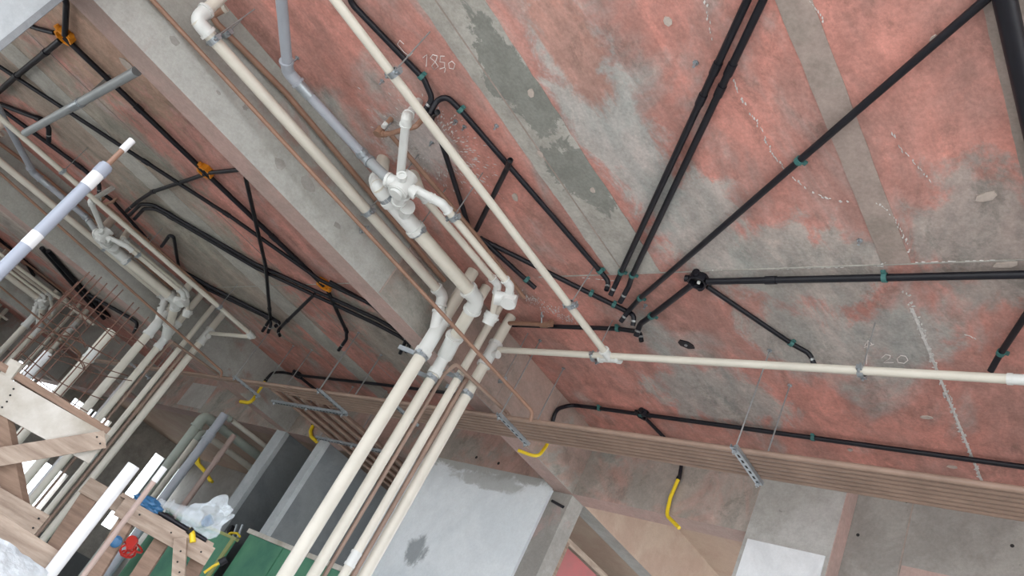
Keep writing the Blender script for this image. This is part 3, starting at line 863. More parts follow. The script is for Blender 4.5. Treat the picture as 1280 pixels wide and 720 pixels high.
clamp((2.832, SY, 3.22), (0, 0, 1), .035, 'steel clamp round the second foreground stack', side=(-.5, .8, 0))
clamp((3.020, SY, 3.36), (0, 0, 1), .0285, 'steel clamp round the third foreground stack', side=(-.5, .8, 0))
clamp((3.158, SY, 3.32), (0, 0, 1), .038, 'steel clamp round the rightmost foreground stack', side=(-.5, .8, 0))
clamp((0.564, 3.985, 3.867), (1, 0, 0), .018, 'tiny steel clamp on the brown pipe in the slab corner')
clamp((1.890, 3.969, 3.665), (1, -.1, 0), .013, 'tiny steel clamp on the thin brown pipe beside the beam', top=None)
clamp((3.350, 3.822, 3.580), (.8, -.3, -.2), .013, 'tiny steel clamp on the thin brown pipe right of the stacks', lean=(.0, .0))
for (root, text, n) in PROTO:
    for k in range(n):
        dy, where = BAYS[k]
        copy_thing(root, (0, dy, 0), text + ' ' + where)
clamp((1.78, 3.85 + 4.42, 3.70), (1, 0, 0), .0325, 'steel clamp on the beige pipe beside the second beam')
clamp((1.93, 3.49 + 4.42, 3.65), (1, 0, 0), .0455, 'steel clamp on the thickest drain pipe in the second bay')
clamp((1.88, 3.115 + 4.42, 3.65), (1, 0, 0), .0215, 'small steel clamp on the trap outlet pipe in the second bay')
clamp((2.70, 2.84 + 4.42, 3.70), (1, 0, 0), .0222, 'small steel clamp on the branch pipe in the second bay')
clamp((0.9, 2.83 + 4.42, 3.70), (1, 0, 0), .0222, 'small steel clamp high on the branch pipe in the second bay')

# ------------------------------------------------------------------ black conduits on the slab
CZ = 3.975
def conduit(label, pts, r=.0155, clips=(), hollow=(False, True), rad=.07, m='black', name='conduit', ends=()):
    t = thing(name, label, 'conduit', tuple(pts[0]), 'black electrical conduits')
    straight(t, pts, r, m, rad=rad, name='tube', seg=12, hollow=hollow)
    for i, s in clips:
        a, c = V(pts[i]), V(pts[i + 1])
        p = a.lerp(c, s)
        d = (c - a).normalized()
        n = d.cross(Vector((0, 0, 1))).normalized()
        mb = MB().ringband(p, d, r * .9, r * 1.3, .022, 12)
        mb.bar(p + n * r * 1.2 + Vector((0, 0, r * .4)), p + n * r * 2.2 + Vector((0, 0, r * .4)), .02, .012, up=d)
        part('clip', mb, 'teal' if m == 'black' else m, t)
    for i, s in ends:
        a, c = V(pts[i]), V(pts[i + 1])
        p = a.lerp(c, s); d = (c - a).normalized()
        part('coupler', MB().tube([p - d * .03, p + d * .03], r * 1.22, 12), m, t)
    if hollow[1] and m == 'black' and len(pts) > 3:
        a, c = V(pts[-2]), V(pts[-1])
        p = a.lerp(c, .55)
        d = (c - a).normalized()
        part('pale_print', MB().ringband(p, d, r * .95, r * 1.02, .012, 12), 'rod', t)
    return t
dn = .10
conduit('black conduit from the top edge curving down beside the diagonal beige pipe', [(0.2, 2.815, CZ), (0.728, 3.104, 3.975), (1.206, 3.008, 3.975), (1.313, 3.017, 3.950), (1.335, 3.062, 3.900)], clips=((1, .96),))
conduit('black conduit arching over and running along the red band to mid picture', [(1.353, 3.025, 3.880), (1.329, 3.007, 3.960), (1.335, 2.943, 3.975), (1.430, 2.920, 3.975), (2.700, 2.762, 3.975), (2.763, 2.738, 3.960), (2.772, 2.733, 3.900)], clips=((2, .95), (3, .985)), hollow=(True, True), rad=.06)
conduit('short black conduit stub bending beside the diagonal beige pipe', [(1.357, 2.974, 3.890), (1.402, 3.097, 3.950), (1.458, 3.178, 3.965), (1.570, 3.192, 3.965), (2.248, 3.518, 3.965)], hollow=(True, False))
conduit('black conduit slanting up to a stub in the middle of the red band', [(2.260, 3.470, 3.965), (1.830, 2.881, 3.965), (1.757, 2.782, 3.930)])
conduit('black conduit crossing under the diagonal pipe to the conduit cluster', [(2.336, 3.498, 3.970), (2.811, 3.021, 3.970), (3.051, 2.775, 3.970), (3.065, 2.714, 3.950), (3.104, 2.725, 3.900)], clips=((1, .3), (1, .75)))
conduit('short black conduit ending beside the white cleanout cap', [(2.310, 3.464, 3.950), (2.656, 3.393, 3.960), (2.796, 3.339, 3.950)], clips=((1, .45),))
conduit('left of two parallel black conduits coming from the top edge', [(0.5, 1.18, CZ), (1.269, 1.272, 3.975), (2.706, 2.627, 3.975), (2.765, 2.681, 3.960), (2.816, 2.729, 3.900)], clips=((1, .995),), ends=((1, .18), (1, .27)))
conduit('right of two parallel black conduits coming from the top edge', [(0.5, 1.12, CZ), (1.286, 1.219, 3.975), (2.736, 2.566, 3.975), (2.809, 2.621, 3.960), (2.883, 2.697, 3.900)], clips=((1, .995),), ends=((1, .18), (1, .24)))
conduit('long black conduit slanting from the top right to the conduit cluster', [(1.460, 0.515, 3.975), (2.936, 2.616, 3.975), (3.025, 2.736, 3.955), (3.066, 2.793, 3.900)], clips=((0, .40), (0, .998)))
conduit('black conduit from the stacks to the lower end of the conduit cluster', [(3.205, 3.920, 3.900), (3.219, 3.917, 3.970), (3.238, 2.941, 3.975), (3.252, 2.779, 3.965), (3.278, 2.757, 3.910)], clips=((1, .995),), rad=.05, hollow=(True, True))
conduit('black conduit from the black box down to the cluster', [(2.805, 2.199, 3.965), (3.097, 2.622, 3.965), (3.157, 2.724, 3.955), (3.208, 2.757, 3.900)], clips=((0, .97),), r=.018)
conduit('black conduit running level from the black box to the right edge', [(2.788, 2.104, 3.965), (2.79, -1.0, 3.965)], clips=((0, .29),), r=.018, hollow=(False, False), ends=((0, .115), (0, .5)))
conduit('black conduit slanting down right from the black box', [(2.839, 2.130, 3.975), (3.333, 1.828, 3.975), (3.395, 1.746, 3.960), (3.427, 1.718, 3.910)], clips=((0, .985),), r=.014)
conduit('black conduit slanting down at the right edge', [(2.706, 0.524, 3.975), (3.355, 0.845, 3.975), (3.430, 0.890, 3.930)], clips=((0, .98),), r=.015)
conduit('thick black pipe at the top right corner', [(0.6, 0.53, 3.96), (3.5, 0.53, 3.96)], r=.034, hollow=(False, False))
c16 = conduit('black conduit along the lower slab bending down to the brown bundle', [(4.173, 3.990, 3.731), (4.136, 3.985, 3.842), (4.257, 3.990, 3.970), (4.257, 3.778, 3.970), (4.359, 0.860, 3.970)], clips=((3, .03), (3, .16), (3, .6)), rad=.09, r=.016, hollow=(False, False))
conduit('black conduit branching from the lower round box behind the brown bundle', [(4.328, 3.298, 3.970), (4.651, 3.254, 3.970), (4.745, 3.153, 3.901), (4.745, 3.116, 3.734)], r=.014, rad=.06, hollow=(False, False))
def corrugated(label, pts, r=.014, rad=.08):
    P = fillet(pts, rad, 10)
    # resample densely for ribs
    Q = []
    for a, c in zip(P[:-1], P[1:]):
        n = max(1, int((c - a).length / .006))
        for i in range(n):
            Q.append(a.lerp(c, i / n))
    Q.append(P[-1])
    t = thing('corrugated_conduit', label, 'conduit', tuple(pts[0]), 'yellow corrugated conduits')
    part('tube', MB().tube(Q, r, 10, 0, rings=lambda i, N: 1.0 if (i % 2) else .88), 'yellow', t)
    part('collar', MB().tube([Q[0], Q[min(4, len(Q) - 1)]], r * 1.15, 10), 'dark', t)
    return t
corrugated('yellow corrugated conduit curling out below the brown bundle beside the pale wall', [(4.181, 3.990, 3.721), (4.222, 3.985, 3.572), (4.111, 3.911, 3.400), (4.046, 4.063, 3.400)])
corrugated('yellow corrugated conduit hanging in front of the edge beam', [(4.745, 3.121, 3.747), (4.745, 3.128, 3.570), (4.740, 3.103, 3.428), (4.700, 2.943, 3.340)], r=.015)

def octobox(label, p, r, m, screws=True, tilt=(0, 0, -1), depth=.05, group=None):
    """octagonal box, open below, with knockout ears"""
    p = V(p)
    t = thing('junction_box', label, 'box', tuple(p), group)
    mb = MB()
    seg = 8
    def ring(rad, z):
        return [(p.x + math.cos(math.pi / 8 + k * math.pi / 4) * rad, p.y + math.sin(math.pi / 8 + k * math.pi / 4) * rad, z) for k in range(seg)]
    z1 = SLAB; z0 = SLAB - depth
    R = [ring(r, z1), ring(r, z0), ring(r * .8, z0), ring(r * .74, z1 - .008), ]
    vs = sum(R, [])
    fs = []
    for q in range(3):
        for k in range(seg):
            k2 = (k + 1) % seg
            fs.append((q * seg + k, q * seg + k2, (q + 1) * seg + k2, (q + 1) * seg + k))
    mb.add(vs, fs)
    part('body', mb, m, t)
    part('back_plate', MB().disc((p.x, p.y, z1 - .012), (0, 0, 1), r * .76, .01, 8), 'dark' if m == 'black' else m, t)
    for k in range(2):
        a = k * math.pi + .5
        c = Vector((p.x + math.cos(a) * r * .62, p.y + math.sin(a) * r * .62, z0 + .006))
        part('screw_ear', MB().disc(c, (0, 0, 1), r * .24, .02, 10), m, t)
    for k in range(4):
        a = k * math.pi / 2 + .25
        c = Vector((p.x + math.cos(a) * r * .95, p.y + math.sin(a) * r * .95, SLAB - .025))
        part('socket', MB().disc(c, (math.cos(a), math.sin(a), 0), .019, .022, 12), m, t)
    if screws:
        part('screw', MB().disc((p.x - r * .05, p.y - r * .2, z0 + .012), (0, 0, -1), r * .17, .012, 10), 'fit', t)
    return t
octobox('black octagonal junction box at the meeting point of the conduits', (2.786, 2.161, 3.965), .055, 'black')
octobox('small black round junction box above the brown bundle', (4.277, 3.298, 3.965), .045, 'black', screws=False)

# second bay: orange boxes and conduits
O1, O2, O3 = (0.133, 5.799, 3.965), (1.393, 5.770, 3.965), (2.729, 5.726, 3.965)
og = 'orange octagonal boxes'
octobox('orange octagonal ceiling box nearest the upper left corner', O1, .066, 'orange', False, group=og)
octobox('orange octagonal ceiling box in the middle of the second bay', O2, .066, 'orange', False, group=og)
octobox('orange octagonal ceiling box at the lower end of the second bay', O3, .066, 'orange', False, group=og)
H2 = (False, False)
R2 = .0165
conduit('thick black conduit linking the first and second orange boxes', [O1, O2], r=.02, hollow=H2, ends=((0, .5),))
conduit('thick black conduit linking the second and third orange boxes', [O2, O3], r=.02, hollow=H2, ends=((0, .55),))
conduit('black conduit rising steeply from the first orange box', [(0.128, 5.758, 3.960), (-0.009, 5.370, 3.960), (-0.6, 4.9, 3.96)], r=.02, hollow=H2)
conduit('short black conduit left of the first orange box', [(0.081, 5.865, 3.965), (0.005, 6.010, 3.965), (-0.114, 6.186, 3.965)], r=.017, hollow=H2)
conduit('thick dark conduit slanting left from the first orange box', [(0.136, 5.853, 3.955), (0.156, 7.048, 3.955), (0.179, 7.809, 3.955)], r=.022, hollow=H2, ends=((0, .3), (0, .95)))
conduit('black conduit crossing the second bay from the left edge to the third orange box', [(-0.020, 7.121, 3.955), (0.995, 6.540, 3.955), (1.854, 6.026, 3.955), (2.635, 5.654, 3.945), (2.994, 5.256, 3.955)], r=R2, hollow=H2, ends=((1, .2), (1, .95)))
conduit('black conduit swinging left from the second orange box', [(1.447, 5.291, 3.965), (1.410, 5.717, 3.965), (1.451, 6.885, 3.965), (1.508, 7.314, 3.960), (1.556, 7.613, 3.920)], r=R2, ends=((1, .98),), rad=.2)
conduit('black conduit with a hooked end, upper of the parallel pair', [(1.600, 7.609, 3.910), (1.543, 7.319, 3.965), (1.581, 7.103, 3.965), (2.413, 6.445, 3.965), (3.169, 5.447, 3.965), (3.353, 5.295, 3.965), (3.433, 5.273, 3.950), (3.527, 5.381, 3.860)], r=R2, ends=((2, .15),), rad=.16, hollow=(True, True))
conduit('black conduit with a hooked end, lower of the parallel pair', [(1.654, 7.604, 3.910), (1.600, 7.360, 3.965), (1.627, 7.139, 3.965), (2.463, 6.518, 3.965), (3.249, 5.530, 3.965), (3.420, 5.331, 3.955), (3.502, 5.284, 3.950), (3.497, 5.273, 3.860)], r=R2, ends=((2, .15),), rad=.16, hollow=(True, True))
conduit('black conduit dropping from the beam edge across the parallel pair', [(1.510, 5.276, 3.945), (2.416, 6.250, 3.940), (3.187, 7.243, 3.950), (3.278, 7.415, 3.850)], r=R2, ends=((1, .8),))
conduit('black conduit slanting from the third orange box to the lower stubs', [(2.841, 6.014, 3.965), (3.337, 7.240, 3.965), (3.362, 7.303, 3.920), (3.389, 7.246, 3.880)], r=R2, ends=((0, .8),))
conduit('black conduit falling from the third orange box to a bent stub', [(2.802, 5.752, 3.965), (3.373, 6.119, 3.965), (3.467, 6.201, 3.940), (3.532, 6.322, 3.850)], r=R2, ends=((0, .98),))
conduit('black conduit from the third orange box along the beam to the lower corner', [(2.681, 5.584, 3.965), (2.996, 5.311, 3.965), (3.318, 5.262, 3.965), (3.454, 5.199, 3.900)], r=R2)
conduit('black conduit along the left edge down to the brown valve of the second bay', [(0.209, 7.943, 3.965), (1.059, 7.657, 3.965), (1.227, 7.647, 3.960), (1.311, 7.725, 3.900)], r=.019, ends=((0, .95),))
conduit('thick black conduit beside the second bay branch pipe', [(1.327, 7.762, 3.900), (1.337, 7.817, 3.960), (1.431, 7.787, 3.965), (2.408, 8.168, 3.965), (2.737, 7.930, 3.965), (3.168, 7.365, 3.965), (3.227, 7.254, 3.940), (3.301, 7.333, 3.850)], r=R2, hollow=(True, True), rad=.12)
conduit('second thick black conduit joining beside the second bay branch pipe', [(2.343, 8.018, 3.945), (2.688, 7.813, 3.965), (3.206, 7.254, 3.965), (3.250, 7.126, 3.940), (3.226, 7.120, 3.880)], r=.02)
conduit('short black conduit with a sharp bend in the second bay', [(2.018, 7.653, 3.900), (1.944, 7.423, 3.960), (1.970, 7.380, 3.960), (2.425, 8.080, 3.965)], r=R2, hollow=(True, False), rad=.05)
conduit('short dark grey conduit near the left edge ending in a hook', [(0.226, 7.868, 3.965), (0.513, 7.421, 3.965), (0.594, 7.394, 3.960), (0.689, 7.516, 3.900)], r=.021, m='black', ends=((0, .97),))
conduit('black conduit bending into the yellow conduit of the second bay', [(4.107, 8.380, 3.756), (4.107, 8.360, 3.850), (4.261, 8.478, 3.965), (4.292, 8.154, 3.965), (4.281, 6.606, 3.965), (4.291, 5.054, 3.965)], r=R2, hollow=H2, rad=.15)
conduit('black conduit branching from the small box in the second bay', [(4.292, 8.154, 3.965), (4.615, 8.117, 3.965)], r=R2, hollow=H2)
octobox('small black round junction box above the brown rack in the second bay', (4.294, 8.175, 3.965), .06, 'black', False)
corrugated('yellow corrugated conduit hooking below the brown bundle in the second bay', [(4.113, 8.380, 3.749), (4.123, 8.380, 3.563), (4.064, 8.265, 3.400), (4.068, 8.498, 3.400)], r=.022)
corrugated('small yellow corrugated loop above the dark partitions', [(4.757, 8.010, 3.606), (4.757, 7.979, 3.510), (4.757, 7.895, 3.445), (4.757, 7.734, 3.403)], r=.022, rad=.05)
# third bay conduits
for i, (pts, txt) in enumerate((([(1.540, 12.331, 3.965), (2.088, 12.476, 3.965), (2.861, 12.637, 3.965)], 'black conduit crossing the third bay behind the blue grey pipe'),
                  ([(1.747, 13.034, 3.965), (2.553, 13.325, 3.965), (3.207, 13.256, 3.965)], 'lower black conduit crossing the third bay'),
                  ([(1.851, 11.173, 3.965), (2.625, 11.797, 3.965), (3.307, 12.268, 3.965)], 'thick black conduit slanting through the third bay toward the rebar'),
                  ([(1.917, 11.092, 3.965), (2.596, 11.562, 3.965), (3.264, 11.977, 3.965)], 'second thick black conduit slanting through the third bay'),
                  ([(2.765, 11.650, 3.965), (3.250, 11.218, 3.965), (3.369, 11.066, 3.950), (3.408, 11.057, 3.800)], 'black conduit with a hooked end beyond the rebar cage'),
                  ([(2.055, 12.456, 3.965), (2.501, 13.176, 3.965)], 'short black conduit linking two conduits in the third bay'))):
    conduit(txt, pts, r=.03 if i in (2, 3) else .024, rad=.2)

# ------------------------------------------------------------------ bundle of brown pipes (tray) and its turn
TZ = 3.37
for k in range(7):
    x = 3.75 - k * .042
    t = thing('bundle_pipe', '%s brown pipe of the level bundle, counted from the edge beam' % ('first second third fourth fifth sixth seventh'.split()[k]), 'pipe', (x, 3.0, TZ), 'bundle of level brown pipes')
    if k < 5:
        yt = 6.20 + k * .22
        straight(t, [(x, -2.5, TZ), (x, yt, TZ), (8.8, yt, TZ)], .0175, 'rackbrown', rad=.05, seg=10)
        part('elbow', MB().tube([(x, yt - .06, TZ), (x, yt, TZ), (x + .06, yt, TZ)], .021, 10, rad=.04), 'rackbrown', t)
    else:
        straight(t, [(x, -2.5, TZ), (x, 12.6, TZ)], .0175, 'rackbrown', seg=10)
    part('coupler', MB().tube([(x, 4.7 + k * .05, TZ), (x, 4.8 + k * .05, TZ)], .0195, 10), 'rackbrown', t)
for k in range(5):
    yt = 6.255 + k * .22
    for j in range(2):
        t = thing('rack_pipe', '%s %s brown pipe of the rack turning under the edge beam' % ('first second third fourth fifth'.split()[k], ('nearer', 'farther')[j]), 'pipe', (3.6, yt, TZ), 'rack of brown pipes under the edge beam')
        yy = yt + j * .065
        straight(t, [(3.60, yy, TZ + .03), (8.8, yy, TZ + .03)], .018, 'rackbrown', seg=10)

def trapeze(label, p0, p1, rods, rod_top=SLAB):
    """perforated steel channel hung on threaded rods"""
    p0, p1 = V(p0), V(p1)
    t = thing('trapeze_hanger', label, 'hanger', tuple(p0), 'steel trapeze hangers')
    d = (p1 - p0).normalized()
    n = d.cross(Vector((0, 0, 1)))
    mb = MB()
    mb.bar(p0, p1, .038, .004, up=n)
    for s in (-1, 1):
        mb.bar(p0 + n * s * .019 + Vector((0, 0, .01)), p1 + n * s * .019 + Vector((0, 0, .01)), .022, .004, up=(0, 0, 1))
    part('channel', mb, 'steel', t)
    L_ = (p1 - p0).length
    k = max(3, int(L_ / .055))
    sl = MB()
    for i in range(k):
        c = p0.lerp(p1, (i + .5) / k) - Vector((0, 0, .0022))
        sl.bar(c - d * .014, c + d * .014, .012, .002, up=n)
    part('slot', sl, 'dark', t)
    for s in rods:
        q = p0.lerp(p1, s)
        r_ = part('rod', MB().tube([q - Vector((0, 0, .03)), (q.x, q.y, rod_top)], .005, 6), 'rod', t)
        part('nut', MB().disc(q + Vector((0, 0, .012)), (0, 0, 1), .013, .012, 6).disc(q + Vector((0, 0, -.018)), (0, 0, 1), .013, .012, 6), 'steel', t)
        part('anchor_plate', MB().disc((q.x, q.y, rod_top - .008), (0, 0, 1), .014, .008, 8), 'steel', t)
    return t
trapeze('steel hanger under the brown bundle in front of the edge beam', (3.41, 2.0, 3.335), (3.80, 2.0, 3.335), (.06, .94))
trapeze('steel hanger under the brown bundle right of the stacks', (3.41, 3.76, 3.335), (3.80, 3.76, 3.335), (.06, .94), rod_top=3.45 if False else SLAB)
trapeze('steel hanger under the brown bundle left of the leftmost stack', (3.41, 5.0, 3.335), (3.80, 5.0, 3.335), (.06, .94))
trapeze('steel hanger where the rack of brown pipes turns', (3.41, 6.02, 3.335), (3.80, 6.02, 3.335), (.06, .94))
trapeze('steel hanger at the left end of the brown bundle', (3.38, 7.55, 3.335), (3.75, 7.55, 3.335), (.06, .94))
trapeze('long steel channel under the first part of the brown rack', (3.78, 7.30, 3.32), (3.78, 5.98, 3.32), (.04, .5, .96))
trapeze('long steel channel under the brown rack before the edge beam', (4.46, 7.30, 3.32), (4.46, 5.98, 3.32), (.04, .5, .96))
trapeze('steel hanger under the far end of the brown bundle', (3.38, 10.4, 3.335), (3.75, 10.4, 3.335), (.06, .94))

# ------------------------------------------------------------------ loose pipes near the viewer, left
t = thing('grey_tube', 'grey tube hanging level under the slab at the upper left', 'pipe', (0.49, 5.9, 3.7))
straight(t, [(0.48, 4.78, 3.70), (0.495, 7.12, 3.70)], .030, 'palegrey')
part('sleeve', MB().tube([(0.487, 5.76, 3.70), (0.489, 5.95, 3.70)], .0325, 16), 'steel', t)
part('strap', MB().ringband((0.488, 5.80, 3.70), (0, 1, 0), .030, .036, .04, 16), 'steel', t)
part('hanger_strap', MB().bar((0.488, 5.80, 3.735), (0.488, 5.80, SLAB), .02, .002, up=(1, 0, 0)), 'rod', t)

qx, qy = 0.575, 3.77
t = thing('riser_pipe', 'thick blue grey vertical pipe with white bands crossing the left edge', 'pipe', (qx, qy, 0))
straight(t, [(qx, qy, 0), (qx, qy, 2.80)], .0275, 'bluegrey', seg=24)
part('white_band', MB().tube([(qx, qy, 2.66), (qx, qy, 2.74)], .0295, 24), 'whitepvc', t)
part('white_band', MB().tube([(qx, qy, 2.30), (qx, qy, 2.37)], .0285, 24), 'whitepvc', t)
part('reducer', MB().tube([(qx, qy, 2.74), (qx, qy, 2.79)], .032, 24), 'bluegrey', t)
part('brown_spigot', MB().tube([(qx, qy, 2.78), (qx, qy, 2.93)], .0125, 16), 'brown', t)
part('white_cap', MB().tube([(qx, qy, 2.90), (qx, qy, 2.97)], .0175, 16), 'whitepvc', t)

wx, wy = 1.525, 3.69
t = thing('riser_pipe', 'bright white vertical pipe with open top at lower left', 'pipe', (wx, wy, 1.28))
straight(t, [(wx, wy, 1.25), (wx, wy, 1.81)], .029, 'whitepvc', seg=20, hollow=(False, True))
t = thing('riser_pipe', 'slim pinkish brown vertical pipe right of the bright white pipe', 'pipe', (1.63, 3.72, 1.0))
M['pinkbrown'] = mat('dusty_pink_brown_pvc', (0.42, 0.31, 0.27), 0.5, var=0.12, scale=6)
straight(t, [(1.655, 3.70, 1.0), (1.655, 3.70, 1.86)], .0125, 'pinkbrown')
part('white_top', MB().tube([(1.655, 3.70, 1.80), (1.655, 3.70, 1.875)], .0155, 14), 'whitepvc', t)

# extra risers deeper among the stacks
for i, (x, y, r, top, m, txt) in enumerate((
        (2.35, 8.2, .05, 3.1, 'beige', 'beige riser standing left of the second bay stacks'),
        (2.05, 8.25, .04, 2.6, 'whitepvc', 'white riser behind the pale trestle plank'),
        (4.3, 9.15, .035, 3.15, 'pinkbrown', 'thin pinkish riser beside the pale green drains'),
        (4.5, 9.0, .035, 3.15, 'pinkbrown', 'second thin pinkish riser beside the pale green drains'),
        (4.05, 8.6, .05, 3.2, 'greypvc', 'dark grey riser beside the far brown risers'),
        (2.4, 12.6, .05, 3.0, 'beige', 'beige riser in the third bay'),
        (3.6, 12.6, .05, 3.5, 'beige', 'second beige riser in the third bay'),
        (4.2, 12.4, .04, 3.5, 'whitepvc', 'white riser in the third bay'))):
    t = thing('riser_pipe', txt, 'pipe', (x, y, 0), 'background risers')
    straight(t, [(x, y, 0), (x, y, top)], r, m)
    coupling(t, (x, y, top - .3), (0, 0, 1), r, .1, 'fit' if m == 'beige' else m)
# pale green grey drains beyond the edge beam on the left
M['palegreen'] = mat('pale_green_grey_pvc', (0.36, 0.40, 0.35), 0.45, var=0.12, scale=6)
for i, (y, z, r, m, txt) in enumerate(((9.25, 3.17, .055, 'palegreen', 'pale green grey drain pipe bending down beyond the edge beam'),
                                    (9.05, 3.28, .03, 'beige', 'slender beige pipe beside the pale green drain beyond the edge beam'),
                                    (9.55, 3.05, .04, 'beige', 'beige pipe bending down behind the pale green drain'))):
    x0 = 4.15 + i * .12
    t = thing('drain_pipe', txt, 'pipe', (x0, y, 0), 'drains beyond the edge beam')
    straight(t, [(x0, y, 0), (x0, y, z - .12)], r, m)
    straight(t, [(x0 + .12, y, z), (8.8, y, z)], r, m)
    elbow(t, (x0, y, 0), (x0, y, z), (8, y, z), r, 'palegreen', l=r * 3)
    coupling(t, (5.3, y, z), (1, 0, 0), r, .12, 'palegreen')
t = thing('cable_hank', 'hank of yellow cable hanging from the ceiling beyond the edge beam', 'cable', (5.000, 10.437, 2.875))
cab = MB()
for k in range(3):
    j = k * 2
    cab.tube([(tuple(Vector((5.02, 0, 3.995)) + Vector((0, V((5.000, 10.576, 2.955)).y, 0)))), (5.000, 10.576, 2.955), tuple(V((5.000, 10.345, 2.827)) + Vector((0, .05 * k, 0))), tuple(V((5.000, 10.022, 2.734)) + Vector((0, .03 * k, .02))), tuple(V((5.000, 9.809, 2.664)) + Vector((0, -.04 * k, 0)))], .02, 8, rad=.1)
part('cable', cab, 'yellow', t)

# ------------------------------------------------------------------ rebar cage
t = thing('rebar_cage', 'rusty rebar cage with ties hanging above the pale trestle plank', 'rebar', (1.534, 6.000, 2.479))
def rb(pts, r=.0045, rad=.05):
    return part('bar', MB().tube(pts, r, 6, rad), 'rebar', t)
for i, p in enumerate(((1.328, 6.000, 2.899), (1.371, 6.000, 2.905), (1.470, 6.250, 2.984), (1.469, 6.000, 2.914), (1.531, 6.000, 2.952), (1.649, 6.250, 3.011),
                       (1.700, 6.000, 2.925), (1.754, 6.000, 2.923), (1.932, 6.250, 2.971), (1.383, 6.300, 2.863), (1.373, 6.300, 2.776))):
    p = V(p)
    rb([p, p - Vector((random.uniform(-.02, .02), random.uniform(-.03, .03), random.uniform(.85, 1.25)))])
for i, (a, b_) in enumerate((((1.274, 6.000, 2.614), (1.824, 6.000, 2.631)), ((1.334, 6.200, 2.711), (1.969, 6.200, 2.749)), ((1.277, 6.000, 2.474), (1.907, 6.000, 2.533)),
                          ((1.315, 6.000, 2.392), (1.847, 6.000, 2.518)), ((1.344, 6.200, 2.325), (2.087, 6.200, 2.518)), ((1.352, 6.000, 2.202), (1.997, 6.000, 2.256)),
                          ((1.554, 6.200, 2.308), (2.135, 6.200, 2.507)), ((1.351, 6.000, 2.679), (2.005, 6.000, 2.725)), ((1.432, 6.200, 2.147), (2.030, 6.200, 2.151)))):
    a, b_ = V(a), V(b_)
    mid = a.lerp(b_, .5) + Vector((random.uniform(-.06, .06), random.uniform(-.1, .1), random.uniform(-.05, .05)))
    rb([a, mid, b_], .004, .4)
for k in range(3):
    c = V((1.487, 6.100, 2.621)) + Vector((k * .09, 0, -.12 * k))
    hp = [c + Vector((math.cos(a) * .10, math.sin(a) * .14, math.sin(a * 2) * .03)) for a in [j * math.pi / 5 for j in range(10)]]
    part('stirrup', MB().tube(hp + [hp[0]], .004, 6), 'rebar', t)

# ------------------------------------------------------------------ timber trestles
DIAG = Vector((0.785, -0.62, 0)).normalized()
FACE = Vector((-0.62, -0.785, 0)).normalized()
def plank(name, p, q, w, th, m, parent, up=(0, 0, 1), nails=()):
    o = part(name, MB().bar(p, q, w, th, up=up, jag=.004), m, parent)
    for s, h in nails:
        c = V(p).lerp(V(q), s)
        d = dirn(p, q)
        u = (V(up) - d * V(up).dot(d)).normalized()
        c = c + u * h * w
        nrm = d.cross(u)
        if nrm.dot(c) > 0: nrm = -nrm
        part('nail', MB().disc(c + nrm * (th / 2), nrm, .005, .003, 6), 'dark', o)
    return o
t1 = thing('trestle', 'timber trestle with a broad cement splashed plank at the left edge', 'trestle', (1.469, 4.147, 1.533))
plank('plank', (0.874, 4.302, 1.792), (1.511, 4.120, 1.820), .155, .03, 'palewood', t1, nails=((.28, .3), (.29, .1), (.3, -.1), (.3, -.3)))
plank('edge_batten', (0.914, 4.336, 1.902), (1.506, 4.167, 1.913), .035, .09, 'wood2', t1)
plank('brace', (1.130, 4.211, 1.510), (1.489, 4.081, 1.871), .085, .025, 'wood', t1, nails=((.93, .2), (.95, -.2)))
plank('leg', (1.065, 4.283, 1.746), (1.410, 4.188, 1.425), .09, .05, 'wood2', t1, up=DIAG)
plank('lower_plank', (1.213, 4.208, 1.410), (1.522, 4.106, 1.412), .11, .028, 'wood', t1, nails=((.9, .2), (.92, -.2)))
plank('end_post', (1.006, 4.284, 1.796), (0.985, 4.274, 1.959), .06, .03, 'palewood', t1, up=DIAG)
t2 = thing('trestle', 'timber trestle carrying the plastic bag and black tube', 'trestle', (2.109, 3.975, 1.477))
plank('beam', (1.782, 4.129, 1.655), (2.239, 3.900, 1.664), .095, .05, 'wood', t2, nails=((.2, .1), (.55, .1), (.9, 0)))
plank('deck_board', (1.787, 4.212, 1.706), (2.258, 3.978, 1.719), .02, .16, 'wood', t2)
plank('far_beam', (1.668, 4.391, 1.665), (1.897, 4.297, 1.671), .085, .04, 'wood', t2)
plank('leg', (2.066, 3.949, 1.672), (2.227, 3.863, 1.394), .062, .03, 'wood', t2, up=DIAG, nails=((.2, .1), (.35, -.1), (.5, .1)))
plank('leg', (1.850, 4.121, 1.653), (1.891, 4.093, 1.180), .075, .04, 'wood2', t2, up=DIAG)
plank('leg', (2.051, 4.070, 1.655), (2.066, 4.058, 1.268), .075, .04, 'wood2', t2, up=DIAG)
plank('leg', (2.256, 4.007, 1.629), (2.282, 3.994, 1.446), .075, .04, 'wood2', t2, up=DIAG)
plank('back_leg', (1.725, 4.390, 1.669), (1.765, 4.368, 1.212), .09, .04, 'wood2', t2, up=DIAG)

# things on the second trestle
tb = thing('black_tube', 'black plastic tube lying on the trestle under the plastic bag', 'tube', (2.045, 4.002, 1.726))
straight(tb, [(1.892, 4.077, 1.722), (2.186, 3.927, 1.721)], .013, 'black', hollow=(True, True))
part('sleeve', MB().tube([(1.964, 4.043, 1.723), (2.008, 4.021, 1.724)], .017, 10), 'black', tb)
corrugated('short yellow corrugated piece hooked over the black tube on the trestle', [(2.078, 3.951, 1.723), (2.099, 3.941, 1.717), (2.122, 3.919, 1.681)], r=.017, rad=.03)

